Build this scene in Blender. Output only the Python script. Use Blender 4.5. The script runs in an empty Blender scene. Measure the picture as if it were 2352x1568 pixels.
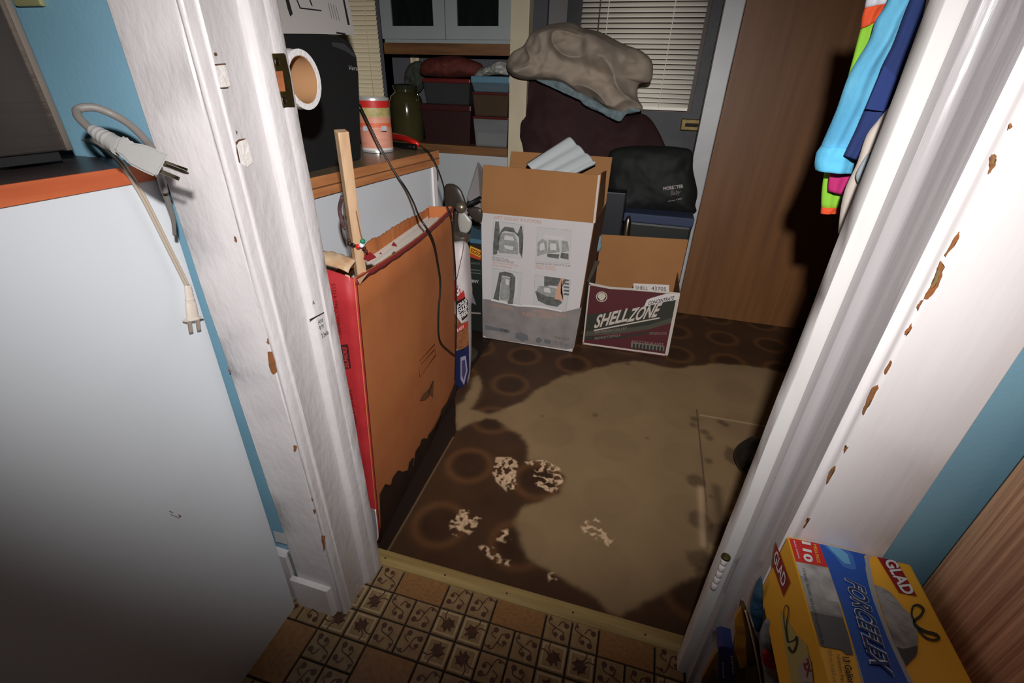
import bpy, bmesh, math, random
import numpy as np
from mathutils import Vector, Matrix, noise as mnoise
random.seed(7); rng = np.random.default_rng(7)
S = bpy.context.scene
COL = S.collection
# ------------------------------------------------------------------ camera, world, light
PP = np.array([1176., 784.]); FPX = 1045.0
def nrm(v):
    v = np.array(v, float); return v/np.linalg.norm(v)
_down = nrm((-56, 1846, FPX)); _x = -np.array((-4473, -726, FPX), float); _x = nrm(_x - _x.dot(_down)*_down)
_z = -_down; _y = np.cross(_z, _x); RW = np.array([_x, _y, _z])
CAM = np.array([0, 0, 1.03])
cam = bpy.data.cameras.new('camera'); co = bpy.data.objects.new('camera', cam); COL.objects.link(co)
cam.sensor_width = 36; cam.lens = FPX/2352*36; cam.clip_start = 0.02; cam.clip_end = 50
M = Matrix.Identity(4)
for i in range(3):
    M[i][0] = RW[i, 0]; M[i][1] = -RW[i, 1]; M[i][2] = -RW[i, 2]; M[i][3] = CAM[i]
co.matrix_world = M; S.camera = co
W = bpy.data.worlds.new('world'); S.world = W; W.use_nodes = True
W.node_tree.nodes['Background'].inputs[0].default_value = (0.80, 0.88, 1.0, 1); W.node_tree.nodes['Background'].inputs[1].default_value = 0.018
S.view_settings.view_transform = 'Standard'; S.view_settings.look = 'None'
S.view_settings.exposure = 0.0; S.view_settings.gamma = 1; S.view_settings.use_curve_mapping = False
# the flash gun: above and behind the lens, beam tilted a little up, a softened edge
FLASH_OFF = (0.020, -0.10, -0.075); FLASH_W = 50.0
fl = bpy.data.lights.new('camera_flash', 'SPOT'); fo = bpy.data.objects.new('camera_flash', fl); COL.objects.link(fo)
fl.energy = FLASH_W; fl.spot_size = math.radians(90); fl.spot_blend = 1.0; fl.shadow_soft_size = 0.012; fl.color = (1.0, 0.985, 0.97)
fl.use_nodes = True; _n = fl.node_tree.nodes; _e = _n['Emission']; _f = _n.new('ShaderNodeLightFalloff'); _f.inputs[0].default_value = 1.0; _f.inputs[1].default_value = 0.0
fl.node_tree.links.new(_f.outputs['Linear'], _e.inputs['Strength'])
fpos = CAM + RW @ np.array(FLASH_OFF)
faim = RW @ nrm((0.0, -0.09, 1.0))
fo.location = fpos
_fz = -faim; _fx = nrm(RW[:, 0]-RW[:, 0].dot(_fz)*_fz); _fy = np.cross(_fz, _fx); FM = Matrix.Identity(4)
for i in range(3): FM[i][0] = _fx[i]*1.85; FM[i][1] = _fy[i]; FM[i][2] = _fz[i]; FM[i][3] = fpos[i]   # a flash beam is wider than it is high
fo.matrix_world = FM
# ------------------------------------------------------------------ helpers
def AT(px, py, plane):
    """world point where the sight line through a photo pixel meets a real surface plane"""
    d = RW @ nrm((px-PP[0], py-PP[1], FPX))
    if isinstance(plane[0], str):
        if plane[0] == 'd':
            c = RW.T @ d; return CAM + d*(plane[1]/c[2])
        a = 'xyz'.index(plane[0]); return CAM + d*((plane[1]-CAM[a])/d[a])
    p0, n = np.array(plane[0], float), np.array(plane[1], float)
    return CAM + d*((p0-CAM).dot(n)/d.dot(n))
def AP(pts, plane): return [AT(x, y, plane) for x, y in pts]
def s2l(c):
    return tuple(((v/255)/12.92 if v/255 <= 0.04045 else ((v/255+0.055)/1.055)**2.4) for v in c)
MATS = {}
def mat(name, rgb, rough=0.6, metal=0.0, bump=0.0, bscale=60.0, var=0.0, vscale=8.0, rgb2=None, stretch=(1, 1, 1), coat=0.0, spec=0.5, trans=0.0, emit=None, detail=3.0, alpha=1.0, sheen=0.0, ior=1.45):
    if name in MATS: return MATS[name]
    m = bpy.data.materials.new(name); m.use_nodes = True; nt = m.node_tree; N = nt.nodes; L = nt.links
    b = N['Principled BSDF']; c = (*s2l(rgb), 1)
    b.inputs['Base Color'].default_value = c; b.inputs['Roughness'].default_value = rough; b.inputs['Metallic'].default_value = metal
    b.inputs['Coat Weight'].default_value = coat; b.inputs['Specular IOR Level'].default_value = spec
    b.inputs['Transmission Weight'].default_value = trans; b.inputs['Alpha'].default_value = alpha; b.inputs['IOR'].default_value = ior
    b.inputs['Sheen Weight'].default_value = sheen
    tc = N.new('ShaderNodeTexCoord'); mp = N.new('ShaderNodeMapping'); mp.inputs['Scale'].default_value = stretch
    L.new(tc.outputs['Object'], mp.inputs['Vector'])
    if var or rgb2:
        nz = N.new('ShaderNodeTexNoise'); nz.inputs['Scale'].default_value = vscale; nz.inputs['Detail'].default_value = detail
        L.new(mp.outputs[0], nz.inputs['Vector'])
        mx = N.new('ShaderNodeMix'); mx.data_type = 'RGBA'
        c2 = (*s2l(rgb2), 1) if rgb2 else tuple(v*(1-var) for v in c[:3])+(1,)
        mx.inputs[6].default_value = c; mx.inputs[7].default_value = c2
        cr = N.new('ShaderNodeMapRange'); cr.inputs[1].default_value = 0.35; cr.inputs[2].default_value = 0.68
        L.new(nz.outputs['Fac'], cr.inputs[0]); L.new(cr.outputs[0], mx.inputs[0]); L.new(mx.outputs[2], b.inputs['Base Color'])
    if bump:
        n2 = N.new('ShaderNodeTexNoise'); n2.inputs['Scale'].default_value = bscale; n2.inputs['Detail'].default_value = 4
        L.new(mp.outputs[0], n2.inputs['Vector']); bp = N.new('ShaderNodeBump'); bp.inputs['Strength'].default_value = bump; bp.inputs['Distance'].default_value = 0.002
        L.new(n2.outputs['Fac'], bp.inputs['Height']); L.new(bp.outputs[0], b.inputs['Normal'])
    if emit:
        b.inputs['Emission Color'].default_value = (*s2l(emit[0]), 1); b.inputs['Emission Strength'].default_value = emit[1]
    MATS[name] = m; return m
def link(name, me, m=None, parent=None, smooth=False):
    o = bpy.data.objects.new(name, me); COL.objects.link(o)
    if m is not None:
        for k in (m if isinstance(m, (list, tuple)) else [m]): me.materials.append(k)
    if smooth:
        me.polygons.foreach_set('use_smooth', [True]*len(me.polygons))
    if parent is not None: o.parent = parent
    return o
def mesh(name, verts, faces, m=None, parent=None, smooth=False):
    me = bpy.data.meshes.new(name); me.from_pydata([tuple(map(float, v)) for v in verts], [], [tuple(f) for f in faces]); me.update()
    return link(name, me, m, parent, smooth)
def bmo(name, bm, m=None, parent=None, smooth=False):
    me = bpy.data.meshes.new(name); bmesh.ops.recalc_face_normals(bm, faces=bm.faces); bm.to_mesh(me); bm.free()
    return link(name, me, m, parent, smooth)
def empty(name, loc=(0, 0, 0)):
    o = bpy.data.objects.new(name, None); COL.objects.link(o); o.empty_display_size = 0.05; o.location = loc
    return o
def settle(root):
    """children were built in world coordinates: move the origin shift into their matrices"""
    for c in root.children: c.location = Vector(c.location) - Vector(root.location)
def tag(o, label, cat=None, group=None, kind=None):
    o['label'] = label
    if cat: o['category'] = cat
    if group: o['group'] = group
    if kind: o['kind'] = kind
    return o
def struct(o, label=None):
    o['kind'] = 'structure'
    if label: o['label'] = label
    return o
def add_box(bm, lo, hi, bevel=0.0, M=None):
    r = bmesh.ops.create_cube(bm, size=1.0); vs = r['verts']
    for v in vs:
        v.co = Vector(((v.co.x+.5)*(hi[0]-lo[0])+lo[0], (v.co.y+.5)*(hi[1]-lo[1])+lo[1], (v.co.z+.5)*(hi[2]-lo[2])+lo[2]))
    if bevel:
        es = list({e for v in vs for e in v.link_edges})
        rb = bmesh.ops.bevel(bm, geom=es, offset=bevel, segments=2, profile=0.6, affect='EDGES')
        vs = list({v for f in rb['faces'] for v in f.verts} | {v for v in vs if v.is_valid})
    if M is not None: bmesh.ops.transform(bm, matrix=M, verts=vs)
    return vs
def box(name, lo, hi, m, parent=None, bevel=0.0, M=None):
    bm = bmesh.new(); add_box(bm, lo, hi, bevel, M); return bmo(name, bm, m, parent)
def prism(name, poly, z0, z1, m, parent=None, wob=0.0, seg=40, smooth=False, seed=0.0):
    """vertical moulding: plan outline (x, y) run up from z0 to z1, slightly uneven like old painted wood"""
    nz = seg if wob else 1; n = len(poly); vs = []; fs = []
    for k in range(nz+1):
        z = z0+(z1-z0)*k/nz
        for i, (x, y) in enumerate(poly):
            dx = mnoise.noise(Vector((z*9+seed, i*3.1, 0)))*wob + mnoise.noise(Vector((z*45+seed, i*3.1, 5)))*wob*.35
            dy = mnoise.noise(Vector((z*9+seed, i*3.1, 9)))*wob
            vs.append((x+dx, y+dy, z))
    for k in range(nz):
        for i in range(n):
            j = (i+1) % n; fs.append((k*n+i, k*n+j, (k+1)*n+j, (k+1)*n+i))
    fs.append(tuple(range(n))[::-1]); fs.append(tuple(nz*n+i for i in range(n)))
    bm = bmesh.new(); bv = [bm.verts.new(v) for v in vs]
    for f in fs: bm.faces.new([bv[i] for i in f])
    o = bmo(name, bm, m, parent)
    if smooth:
        o.data.polygons.foreach_set('use_smooth', [True]*len(o.data.polygons))
        md = None
        o.data.set_sharp_from_angle(angle=math.radians(40))
    return o
def cr(pts, n=8, closed=False):
    P = [np.array(p, float) for p in pts]; out = []; N = len(P)
    rngi = range(N if closed else N-1)
    for i in rngi:
        p0 = P[(i-1) % N] if (closed or i > 0) else P[0]; p1 = P[i % N]; p2 = P[(i+1) % N]
        p3 = P[(i+2) % N] if (closed or i+2 < N) else P[-1]
        for k in range(n):
            t = k/n
            out.append(.5*((2*p1)+(-p0+p2)*t+(2*p0-5*p1+4*p2-p3)*t*t+(-p0+3*p1-3*p2+p3)*t**3))
    if not closed: out.append(P[-1])
    return out
def tube(name, pts, r, m, parent=None, n=8, seg=10, smoothpath=True, flat=1.0, bm=None):
    P = cr(pts, n) if smoothpath else [np.array(p, float) for p in pts]
    own = bm is None
    if own: bm = bmesh.new()
    rings = []; up = np.array([0.13, 0.21, 1.0])
    rr = r if callable(r) else (lambda t: r)
    N0 = None
    for i, p in enumerate(P):
        t = P[min(i+1, len(P)-1)]-P[max(i-1, 0)]; t = t/(np.linalg.norm(t)+1e-9)
        if N0 is None:
            N0 = np.cross(t, up); N0 /= np.linalg.norm(N0)
        N0 = N0-N0.dot(t)*t; N0 /= np.linalg.norm(N0)+1e-9; B = np.cross(t, N0)
        q = rr(i/(len(P)-1))
        rings.append([bm.verts.new(p+q*(math.cos(a)*N0*flat+math.sin(a)*B)) for a in [2*math.pi*k/seg for k in range(seg)]])
    for a, b in zip(rings[:-1], rings[1:]):
        for k in range(seg): bm.faces.new((a[k], a[(k+1) % seg], b[(k+1) % seg], b[k]))
    bm.faces.new(rings[0][::-1]); bm.faces.new(rings[-1])
    if own: return bmo(name, bm, m, parent, smooth=True)
def lathe(name, prof, m, parent=None, seg=32, M=None, bm=None, smooth=True):
    """prof = (radius, height) pairs, turned about local z"""
    own = bm is None
    if own: bm = bmesh.new()
    M = M or Matrix.Identity(4); rings = []
    for r, h in prof:
        if r < 1e-6: rings.append([bm.verts.new(M @ Vector((0, 0, h)))])
        else: rings.append([bm.verts.new(M @ Vector((r*math.cos(2*math.pi*k/seg), r*math.sin(2*math.pi*k/seg), h))) for k in range(seg)])
    for a, b in zip(rings[:-1], rings[1:]):
        for k in range(seg):
            j = (k+1) % seg
            if len(a) == 1 and len(b) == 1: continue
            if len(a) == 1: bm.faces.new((a[0], b[j], b[k]))
            elif len(b) == 1: bm.faces.new((a[k], a[j], b[0]))
            else: bm.faces.new((a[k], a[j], b[j], b[k]))
    if own:
        o = bmo(name, bm, m, parent)
        if smooth:
            o.data.polygons.foreach_set('use_smooth', [True]*len(o.data.polygons)); o.data.set_sharp_from_angle(angle=math.radians(45))
        return o
def frame(o, z, x=None):
    z = nrm(z); x = np.array(x if x is not None else (0, 0, 1), float)
    x = x-x.dot(z)*z
    if np.linalg.norm(x) < 1e-4: x = np.array((1., 0, 0))-z*z[0]
    x = nrm(x); y = np.cross(z, x); Mx = Matrix.Identity(4)
    for i in range(3): Mx[i][0] = x[i]; Mx[i][1] = y[i]; Mx[i][2] = z[i]; Mx[i][3] = o[i]
    return Mx
def toward(p, n):
    n = nrm(n); return n if (CAM-np.array(p)).dot(n) > 0 else -n
def decal(name, pts, m, parent=None, off=0.0006, thick=0.0):
    """flat print, paint chip or stain lying on a surface"""
    P = [np.array(p, float) for p in pts]; n = np.zeros(3)
    for i in range(len(P)): n += np.cross(P[i], P[(i+1) % len(P)])
    n = toward(P[0], n); bm = bmesh.new(); v = [bm.verts.new(p+n*off) for p in P]; f = bm.faces.new(v)
    bmesh.ops.triangulate(bm, faces=[f])
    o = bmo(name, bm, m, parent)
    return o
def decals(name, polys, m, parent=None, off=0.0006):
    for pts in polys: o = decal(name, pts, m, parent, off)
    return o
def sheet(name, grid, m, parent=None, thick=0.002, smooth=True):
    """a closed thin sheet from a grid of points"""
    G = np.array(grid, float); a, b, _ = G.shape
    du = np.gradient(G, axis=0); dv = np.gradient(G, axis=1); n = np.cross(du, dv); n /= np.linalg.norm(n, axis=2, keepdims=True)+1e-9
    V = np.concatenate([(G+n*thick/2).reshape(-1, 3), (G-n*thick/2).reshape(-1, 3)]); F = []; K = a*b
    for i in range(a-1):
        for j in range(b-1):
            q = (i*b+j, i*b+j+1, (i+1)*b+j+1, (i+1)*b+j); F.append(q[::-1]); F.append(tuple(K+t for t in q))
    rim = [(i, 0) for i in range(a)]+[(a-1, j) for j in range(1, b)]+[(i, b-1) for i in range(a-2, -1, -1)]+[(0, j) for j in range(b-2, 0, -1)]
    for k in range(len(rim)):
        p = rim[k][0]*b+rim[k][1]; q = rim[(k+1) % len(rim)]; q = q[0]*b+q[1]; F.append((p, q, K+q, K+p))
    bm = bmesh.new(); bv = [bm.verts.new(v) for v in V]
    for f in F: bm.faces.new([bv[i] for i in f])
    return bmo(name, bm, m, parent, smooth)
def quad(name, p, m, parent=None, thick=0.003, n=1):
    """flat board through four corners p0 p1 p2 p3"""
    p = [np.array(q, float) for q in p]
    g = [[p[0]*(1-u)*(1-v)+p[1]*u*(1-v)+p[2]*u*v+p[3]*(1-u)*v for v in np.linspace(0, 1, n+1)] for u in np.linspace(0, 1, n+1)]
    return sheet(name, g, m, parent, thick, smooth=False)
def blob(name, outline, plane, T, m, parent=None, TB=None, amp=0.0, freq=10.0, nr=22, na=110, seed=0.0, power=.5, folds=None, center=None):
    """a soft lump whose silhouette follows an outline, swollen front and back, creased by noise"""
    O = cr([AT(x, y, plane) for x, y in outline], 8, closed=True); O = np.array(O)
    L = np.linalg.norm(np.roll(O, -1, 0)-O, axis=1); cs = np.concatenate([[0], np.cumsum(L)]); q = np.linspace(0, cs[-1], na, endpoint=False)
    OO = np.vstack([O, O[:1]]); R_ = np.stack([np.interp(q, cs, OO[:, k]) for k in range(3)], 1)
    c = R_.mean(0) if center is None else AT(*center, plane); n = nrm(CAM-c); TB = T if TB is None else TB
    pn = np.array({'x': (1, 0, 0), 'y': (0, -1, 0), 'z': (0, 0, 1)}[plane[0]], float) if isinstance(plane[0], str) and plane[0] in 'xyz' else n
    if pn.dot(n) < 0: pn = -pn
    V = []; F = []
    for side, TT in ((1, T), (-1, TB)):
        for i in range(nr+1):
            s = math.sin(i/nr*math.pi/2)
            for k in range(na):
                p = c+(R_[k]-c)*s; h = TT*(max(0, 1-s**2.6))**power
                w = mnoise.fractal(Vector(p*freq)+Vector((seed, 0, 0)), 1.0, 2.0, 3)*amp*min(1, (1-s)*6)
                if folds is not None: w += folds(p)*min(1, (1-s)*6)
                V.append(p+pn*side*(h+w))
    off = (nr+1)*na
    bm = bmesh.new(); bv = [bm.verts.new(v) for v in V]
    for sd in (0, 1):
        for i in range(nr):
            for k in range(na):
                j = (k+1) % na; f = [bv[sd*off+i*na+k], bv[sd*off+i*na+j], bv[sd*off+(i+1)*na+j], bv[sd*off+(i+1)*na+k]]
                try: bm.faces.new(f)
                except Exception: pass
    bmesh.ops.remove_doubles(bm, verts=bm.verts, dist=1e-5)
    return bmo(name, bm, m, parent, smooth=True)
def text(name, s, p0, p1, p3, m, parent=None, off=0.0008, bold=0.0, shear=0.0, bm_in=None):
    """lettering stretched to the parallelogram p0 (bottom left), p1 (bottom right), p3 (top left)"""
    cu = bpy.data.curves.new('t', 'FONT'); cu.body = s; cu.size = 1; cu.offset = bold; cu.shear = shear; cu.resolution_u = 3
    t = bpy.data.objects.new('t', cu); COL.objects.link(t); dg = bpy.context.evaluated_depsgraph_get()
    me = bpy.data.meshes.new_from_object(t.evaluated_get(dg)); bpy.data.objects.remove(t)
    n = len(me.vertices); V = np.empty(n*3); me.vertices.foreach_get('co', V); V = V.reshape(-1, 3)
    lo, hi = V.min(0), V.max(0); p0, p1, p3 = map(lambda q: np.array(q, float), (p0, p1, p3))
    nn = toward(p0, np.cross(p1-p0, p3-p0)); u = (V[:, 0]-lo[0])/(hi[0]-lo[0]); v = (V[:, 1]-lo[1])/max(1e-6, hi[1]-lo[1])
    Q = p0+u[:, None]*(p1-p0)+v[:, None]*(p3-p0)+nn*off
    me.vertices.foreach_set('co', Q.reshape(-1)); me.update(); bpy.data.curves.remove(cu)
    me.name = name; me.materials.clear()
    return link(name, me, m, parent)
def tpx(name, s, a, b, c, plane, m, parent=None, **k):
    return text(name, s, AT(*a, plane), AT(*b, plane), AT(*c, plane), m, parent, **k)

# ------------------------------------------------------------------ materials
WHITE_TRIM = mat('old_white_gloss_paint', (232, 226, 226), .38, bump=.35, bscale=70, stretch=(1, 1, .12), rgb2=(222, 215, 215), vscale=14, coat=.15)
WHITE_TRIM_L = mat('lumpy_white_paint', (214, 208, 209), .36, bump=.9, bscale=70, stretch=(1, 1, .5), rgb2=(206, 199, 200), vscale=12, coat=.25)
JAMB = mat('brushed_gloss_paint_shade_grey', (172, 166, 168), .30, bump=.55, bscale=120, stretch=(1, 1, .06), rgb2=(160, 154, 156), vscale=30, coat=.5, spec=.7)  # same white paint, greyed to carry the grazing shade on the reveal faces
BLUE = mat('sky_blue_wall_paint', (132, 178, 200), .6, bump=.15, bscale=150, var=.12, vscale=5)
PANEL = mat('white_cabinet_laminate', (204, 208, 213), .5, bump=.05, bscale=200, var=.03)
WHITEWALL = mat('dull_white_wall', (190, 186, 186), .7, bump=.1, bscale=90, var=.08)
def wood(name, a, b, sc=(1, 1, .1), vs=30, rough=.5, bump=.2): return mat(name, a, rough, bump=bump, bscale=vs*2, stretch=sc, rgb2=b, vscale=vs, detail=6)
ORANGE_EDGE = wood('orange_wood_edge', (190, 98, 58), (172, 82, 46), (1, .1, 1), 60)
OAK_EDGE = wood('oak_counter_edge', (196, 132, 84), (164, 100, 58), (1, .08, 1), 50)
DARKTOP = mat('dark_brown_laminate_top', (70, 58, 56), .35, rgb2=(50, 42, 42), vscale=30, stretch=(1, .1, 1))
TAN_TOP = mat('olive_laminate_top', (128, 110, 84), .3, var=.2, vscale=20)
DOORWOOD = wood('brown_wood_veneer', (118, 77, 42), (102, 64, 33), (1, 1, .05), 30, .5, .1)
CABWOOD = wood('ribbed_oak_veneer', (244, 186, 144), (188, 132, 98), (1, 1, .02), 210, .6, .9)
CHIP = mat('bare_wood_in_paint_chip', (158, 92, 44), .8, rgb2=(120, 84, 50), vscale=90, bump=.3)
CHIP2 = mat('old_green_paint_in_chip', (126, 108, 74), .8, rgb2=(150, 96, 56), vscale=120)
BLACK = mat('matte_black_plastic', (22, 22, 22), .55, bump=.1, bscale=200)
BLACKG = mat('black_gloss', (16, 16, 17), .25)
INK = mat('black_ink', (34, 30, 32), .8)
BRASS = mat('aged_brass', (96, 82, 48), .45, metal=.8, var=.3, vscale=60)
STEEL = mat('nickel_plated_steel', (200, 190, 172), .22, metal=1)
CARD = mat('brown_corrugated_cardboard', (166, 116, 70), .85, bump=.1, bscale=120, rgb2=(158, 108, 63), vscale=4)
CARD_ORANGE = mat('orange_brown_cardboard', (192, 116, 66), .8, rgb2=(182, 104, 56), vscale=7, bump=.08, bscale=100)
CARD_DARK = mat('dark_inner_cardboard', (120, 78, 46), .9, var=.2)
# ------------------------------------------------------------------ the setting
WY0, WY1, H = .48, .585, 2.3
# floor of the kitchen under the tiles and floor of the back room
KF = box('floor', (-2.4, -1.6, -.06), (1.8, .60, -.004), mat('dark_grout', (44, 32, 26), .7)); struct(KF, 'dark jointed kitchen floor with patterned squares')
w = empty('wall_front'); struct(w, 'sky blue wall around the doorway')
box('wall_panel', (-2.4, WY0, 0), (-.535, WY1, H), BLUE, w)
box('wall_panel', (.285, WY0, 0), (1.8, WY1, H), BLUE, w)
box('wall_panel', (-.535, WY0, 2.05), (.285, WY1, H), BLUE, w)
struct(box('wall_left', (-2.5, WY1, 0), (-2.4, 2.9, H), WHITEWALL), 'left wall of the back room')
struct(box('wall_right', (1.05, WY1, 0), (1.15, 2.9, H), mat('brown_panelled_wall', (84, 56, 38), .7, var=.2)), 'brown right wall of the back room')
struct(box('wall_back', (-2.5, 2.78, 0), (1.15, 2.88, H), mat('grey_back_wall', (120, 116, 116), .75, var=.1)), 'grey back wall behind the cabinets')
struct(box('ceiling', (-2.5, -1.6, H), (1.8, 2.9, H+.08), WHITEWALL), 'ceiling')
# ---- left casing, jamb, stop
def arc(cx, cy, r, a0, a1, n=6): return [(cx+r*math.cos(math.radians(a0+(a1-a0)*i/n)), cy+r*math.sin(math.radians(a0+(a1-a0)*i/n))) for i in range(n+1)]
tl = empty('trim_1'); struct(tl, 'thickly painted white door casing and jamb on the left of the doorway')
prism('casing_board', [(-.590, .4795), (-.590, .467), (-.588, .465), (-.4985, .465), (-.4965, .4662), (-.4945, .4662), (-.4925, .4645)]+arc(-.4895, .4675, .0042, 250, 350, 6)+[(-.4855, .4795)], .0, 2.06, WHITE_TRIM_L, tl, wob=.0012, smooth=True, seed=3)
prism('jamb_board', [(-.536, .481), (-.4915, .481)]+arc(-.4865, .4835, .0042, 240, 360, 5)+[(-.4840, .488), (-.4840, .541), (-.4836, .60), (-.536, .60)], -.01, 2.06, WHITE_TRIM_L, tl, wob=.0009, smooth=True, seed=8)
prism('door_stop', [(-.4845, .536), (-.482, .5408), (-.4775, .5425), (-.4735, .5440), (-.4722, .5475), (-.4722, .5665), (-.4845, .5665)], .0, 2.06, WHITE_TRIM_L, tl, wob=.0009, smooth=True, seed=13)
prism('jamb_edge_strip', [(-.4845, .5682), (-.4712, .5682), (-.4702, .5695), (-.4702, .5895), (-.4715, .591), (-.4845, .591)], .0, 2.06, WHITE_TRIM_L, tl, wob=.0014, smooth=True, seed=17)
jl = ('x', -.4838)
# ---- right casing
trr = empty('trim_2'); struct(trr, 'glossy white door casing and jamb on the right of the doorway')
prism('casing_board', [(.351, .4795), (.351, .466), (.350, .465), (.2625, .465), (.2592, .4655), (.2578, .4675), (.2574, .4705)]+arc(.2525, .4735, .0050, 0, 88, 6)+[(.2500, .4795)], .0, 2.06, WHITE_TRIM, trr, wob=.0006, smooth=True, seed=31)
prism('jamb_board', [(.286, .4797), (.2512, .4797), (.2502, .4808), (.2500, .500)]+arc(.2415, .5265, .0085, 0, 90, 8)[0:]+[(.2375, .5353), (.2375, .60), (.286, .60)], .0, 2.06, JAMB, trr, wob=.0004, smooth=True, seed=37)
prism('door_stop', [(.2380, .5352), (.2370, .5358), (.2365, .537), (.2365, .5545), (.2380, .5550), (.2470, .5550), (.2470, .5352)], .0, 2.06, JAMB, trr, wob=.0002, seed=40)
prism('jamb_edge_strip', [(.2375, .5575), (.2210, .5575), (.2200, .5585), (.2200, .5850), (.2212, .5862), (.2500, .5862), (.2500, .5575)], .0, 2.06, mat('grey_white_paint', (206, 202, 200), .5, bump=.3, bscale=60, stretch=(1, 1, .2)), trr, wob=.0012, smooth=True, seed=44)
# header
th = empty('trim_3'); struct(th, 'white head casing above the doorway')
box('casing_board', (-.59, .465, 2.062), (.351, .4795, 2.16), WHITE_TRIM, th); box('jamb_board', (-.535, .481, 2.00), (.285, .60, 2.05), WHITE_TRIM, th)
# baseboard block at the left casing
bb = prism('baseboard_left', [(-.602, .4645), (-.602, .455), (-.600, .453), (-.512, .4525), (-.508, .455), (-.506, .4645)], -.004, .088, WHITE_TRIM, wob=.0006, seg=6, seed=5); struct(bb, 'chipped white baseboard block at the foot of the left casing')
b2 = box('baseboard_front', (-2.4, .462, -.004), (-.6035, .4795, .15), WHITE_TRIM); struct(b2, 'white baseboard on the blue wall')
b2b = box('baseboard_gap', (-.6035, .470, -.004), (-.5905, .4795, .155), mat('grey_green_undercoat', (140, 148, 140), .7, var=.3), None); struct(b2b, 'grey-green unpainted wall foot beside the casing')
decal('paint_chip', AP([(628, 1218), (656, 1225), (661, 1250), (634, 1243)], ('y', .4698)), WHITE_TRIM, b2b)
# chips in the paint: left casing
cpl = [[(616, 808), (628, 806), (634, 830), (637, 852), (630, 860), (622, 850), (618, 832)], [(524, 840), (530, 850), (531, 856), (525, 848)], [(675, 1020), (682, 1021), (683, 1032), (679, 1038), (675, 1030)],
       [(720, 1168), (727, 1170), (725, 1180), (721, 1177)], [(739, 1228), (748, 1230), (750, 1248), (745, 1266), (741, 1248)], [(538, 540), (544, 545), (546, 556), (540, 552)], [(614, 775), (619, 778), (618, 790), (614, 786)], [(716, 1140), (719, 1145), (718, 1150)]]
def rough(P, a=1.6):
    out = []
    for i, p in enumerate(P):
        q_ = P[(i+1) % len(P)]
        for t in (0, .34, .67):
            x = p[0]*(1-t)+q_[0]*t; y = p[1]*(1-t)+q_[1]*t; out.append((x+random.uniform(-a, a), y+random.uniform(-a, a)))
    return out
def shrink(P, k, dx=0, dy=0):
    cx = sum(p[0] for p in P)/len(P); cy = sum(p[1] for p in P)/len(P); return [(cx+(p[0]-cx)*k+dx, cy+(p[1]-cy)*k+dy) for p in P]
decals('paint_chip', [AP(rough(p, 1.3), ('y', .4645)) for p in cpl], CHIP, tl, off=.0012)
# right casing chips along the inner bead
cpr = [[(2160, 598), (2168, 612), (2162, 632), (2153, 658), (2143, 674), (2131, 684), (2121, 686), (2127, 671), (2137, 655), (2146, 632), (2151, 614)],
       [(2275, 353), (2285, 354), (2289, 368), (2282, 384), (2268, 398), (2272, 376)], [(2092, 742), (2094, 750), (2086, 762), (2080, 770), (2077, 764), (2084, 752)],
       [(2045, 825), (2049, 831), (2040, 852), (2032, 860), (2030, 852), (2038, 836)], [(2016, 880), (2017, 892), (2004, 916), (1990, 938), (1982, 955), (1981, 944), (1992, 915), (2004, 890)],
       [(1940, 1024), (1947, 1026), (1936, 1040)], [(1918, 1066), (1917, 1078), (1906, 1100), (1897, 1112), (1900, 1094), (1908, 1076)], [(1861, 1188), (1855, 1196), (1848, 1210), (1844, 1212), (1850, 1196), (1856, 1187)],
       [(2318, 282), (2323, 290), (2314, 298)], [(2204, 530), (2200, 546), (2188, 566), (2172, 588), (2168, 584), (2180, 562), (2193, 540)], [(2112, 690), (2120, 686), (2112, 704), (2106, 712), (2106, 702)]]
decals('paint_chip', [AP(rough(p), ('y', .4645)) for p in cpr], CHIP, trr, off=.0010)
decals('older_paint_layer', [AP(rough(shrink(p, .55, 1, -6), 1.2), ('y', .4645)) for p in (cpr[0], cpr[1], cpr[4], cpr[5], cpr[6])], CHIP2, trr, off=.0014)
# filled hinge mortises and knife marks on the left jamb
MORT = mat('rough_filler_paint', (226, 218, 214), .6, bump=1.0, bscale=120)
def jambpatch(px, name, off=.0012):
    P = AP(px, jl); n = np.array((1., 0, 0)); bm = bmesh.new()
    a = [bm.verts.new(p+n*off) for p in P]; b = [bm.verts.new(p-n*.0005) for p in P]; bm.faces.new(a)
    for i in range(len(P)): bm.faces.new((a[i], a[(i+1) % len(P)], b[(i+1) % len(P)], b[i]))
    return bmo(name, bm, MORT, tl)
jambpatch([(491, 148), (514, 147), (521, 172), (527, 198), (504, 202), (497, 178)], 'filled_mortise')
jambpatch([(540, 324), (565, 318), (572, 345), (579, 372), (566, 384), (550, 374), (543, 350)], 'filled_mortise')
decals('crack', [AP(p, jl) for p in ([(490, 147), (516, 145), (516, 148), (492, 151)], [(502, 201), (522, 199), (522, 202), (504, 204)], [(538, 326), (545, 320), (563, 317), (560, 320), (546, 325), (541, 334)], [(540, 330), (546, 355), (550, 375), (546, 372), (541, 350)], [(488, 122), (494, 120), (497, 126), (491, 129)], [(538, 298), (543, 303), (541, 309)])], mat('crack_dark_brown', (92, 66, 52), .9), tl, off=.0016)  # thin dark brown lines along the cracks
decals('door_stop_crack', [AP([(599, 0), (602, 0), (604.5, 30), (602.5, 30)], jl)], INK, tl, off=-.02)
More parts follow.
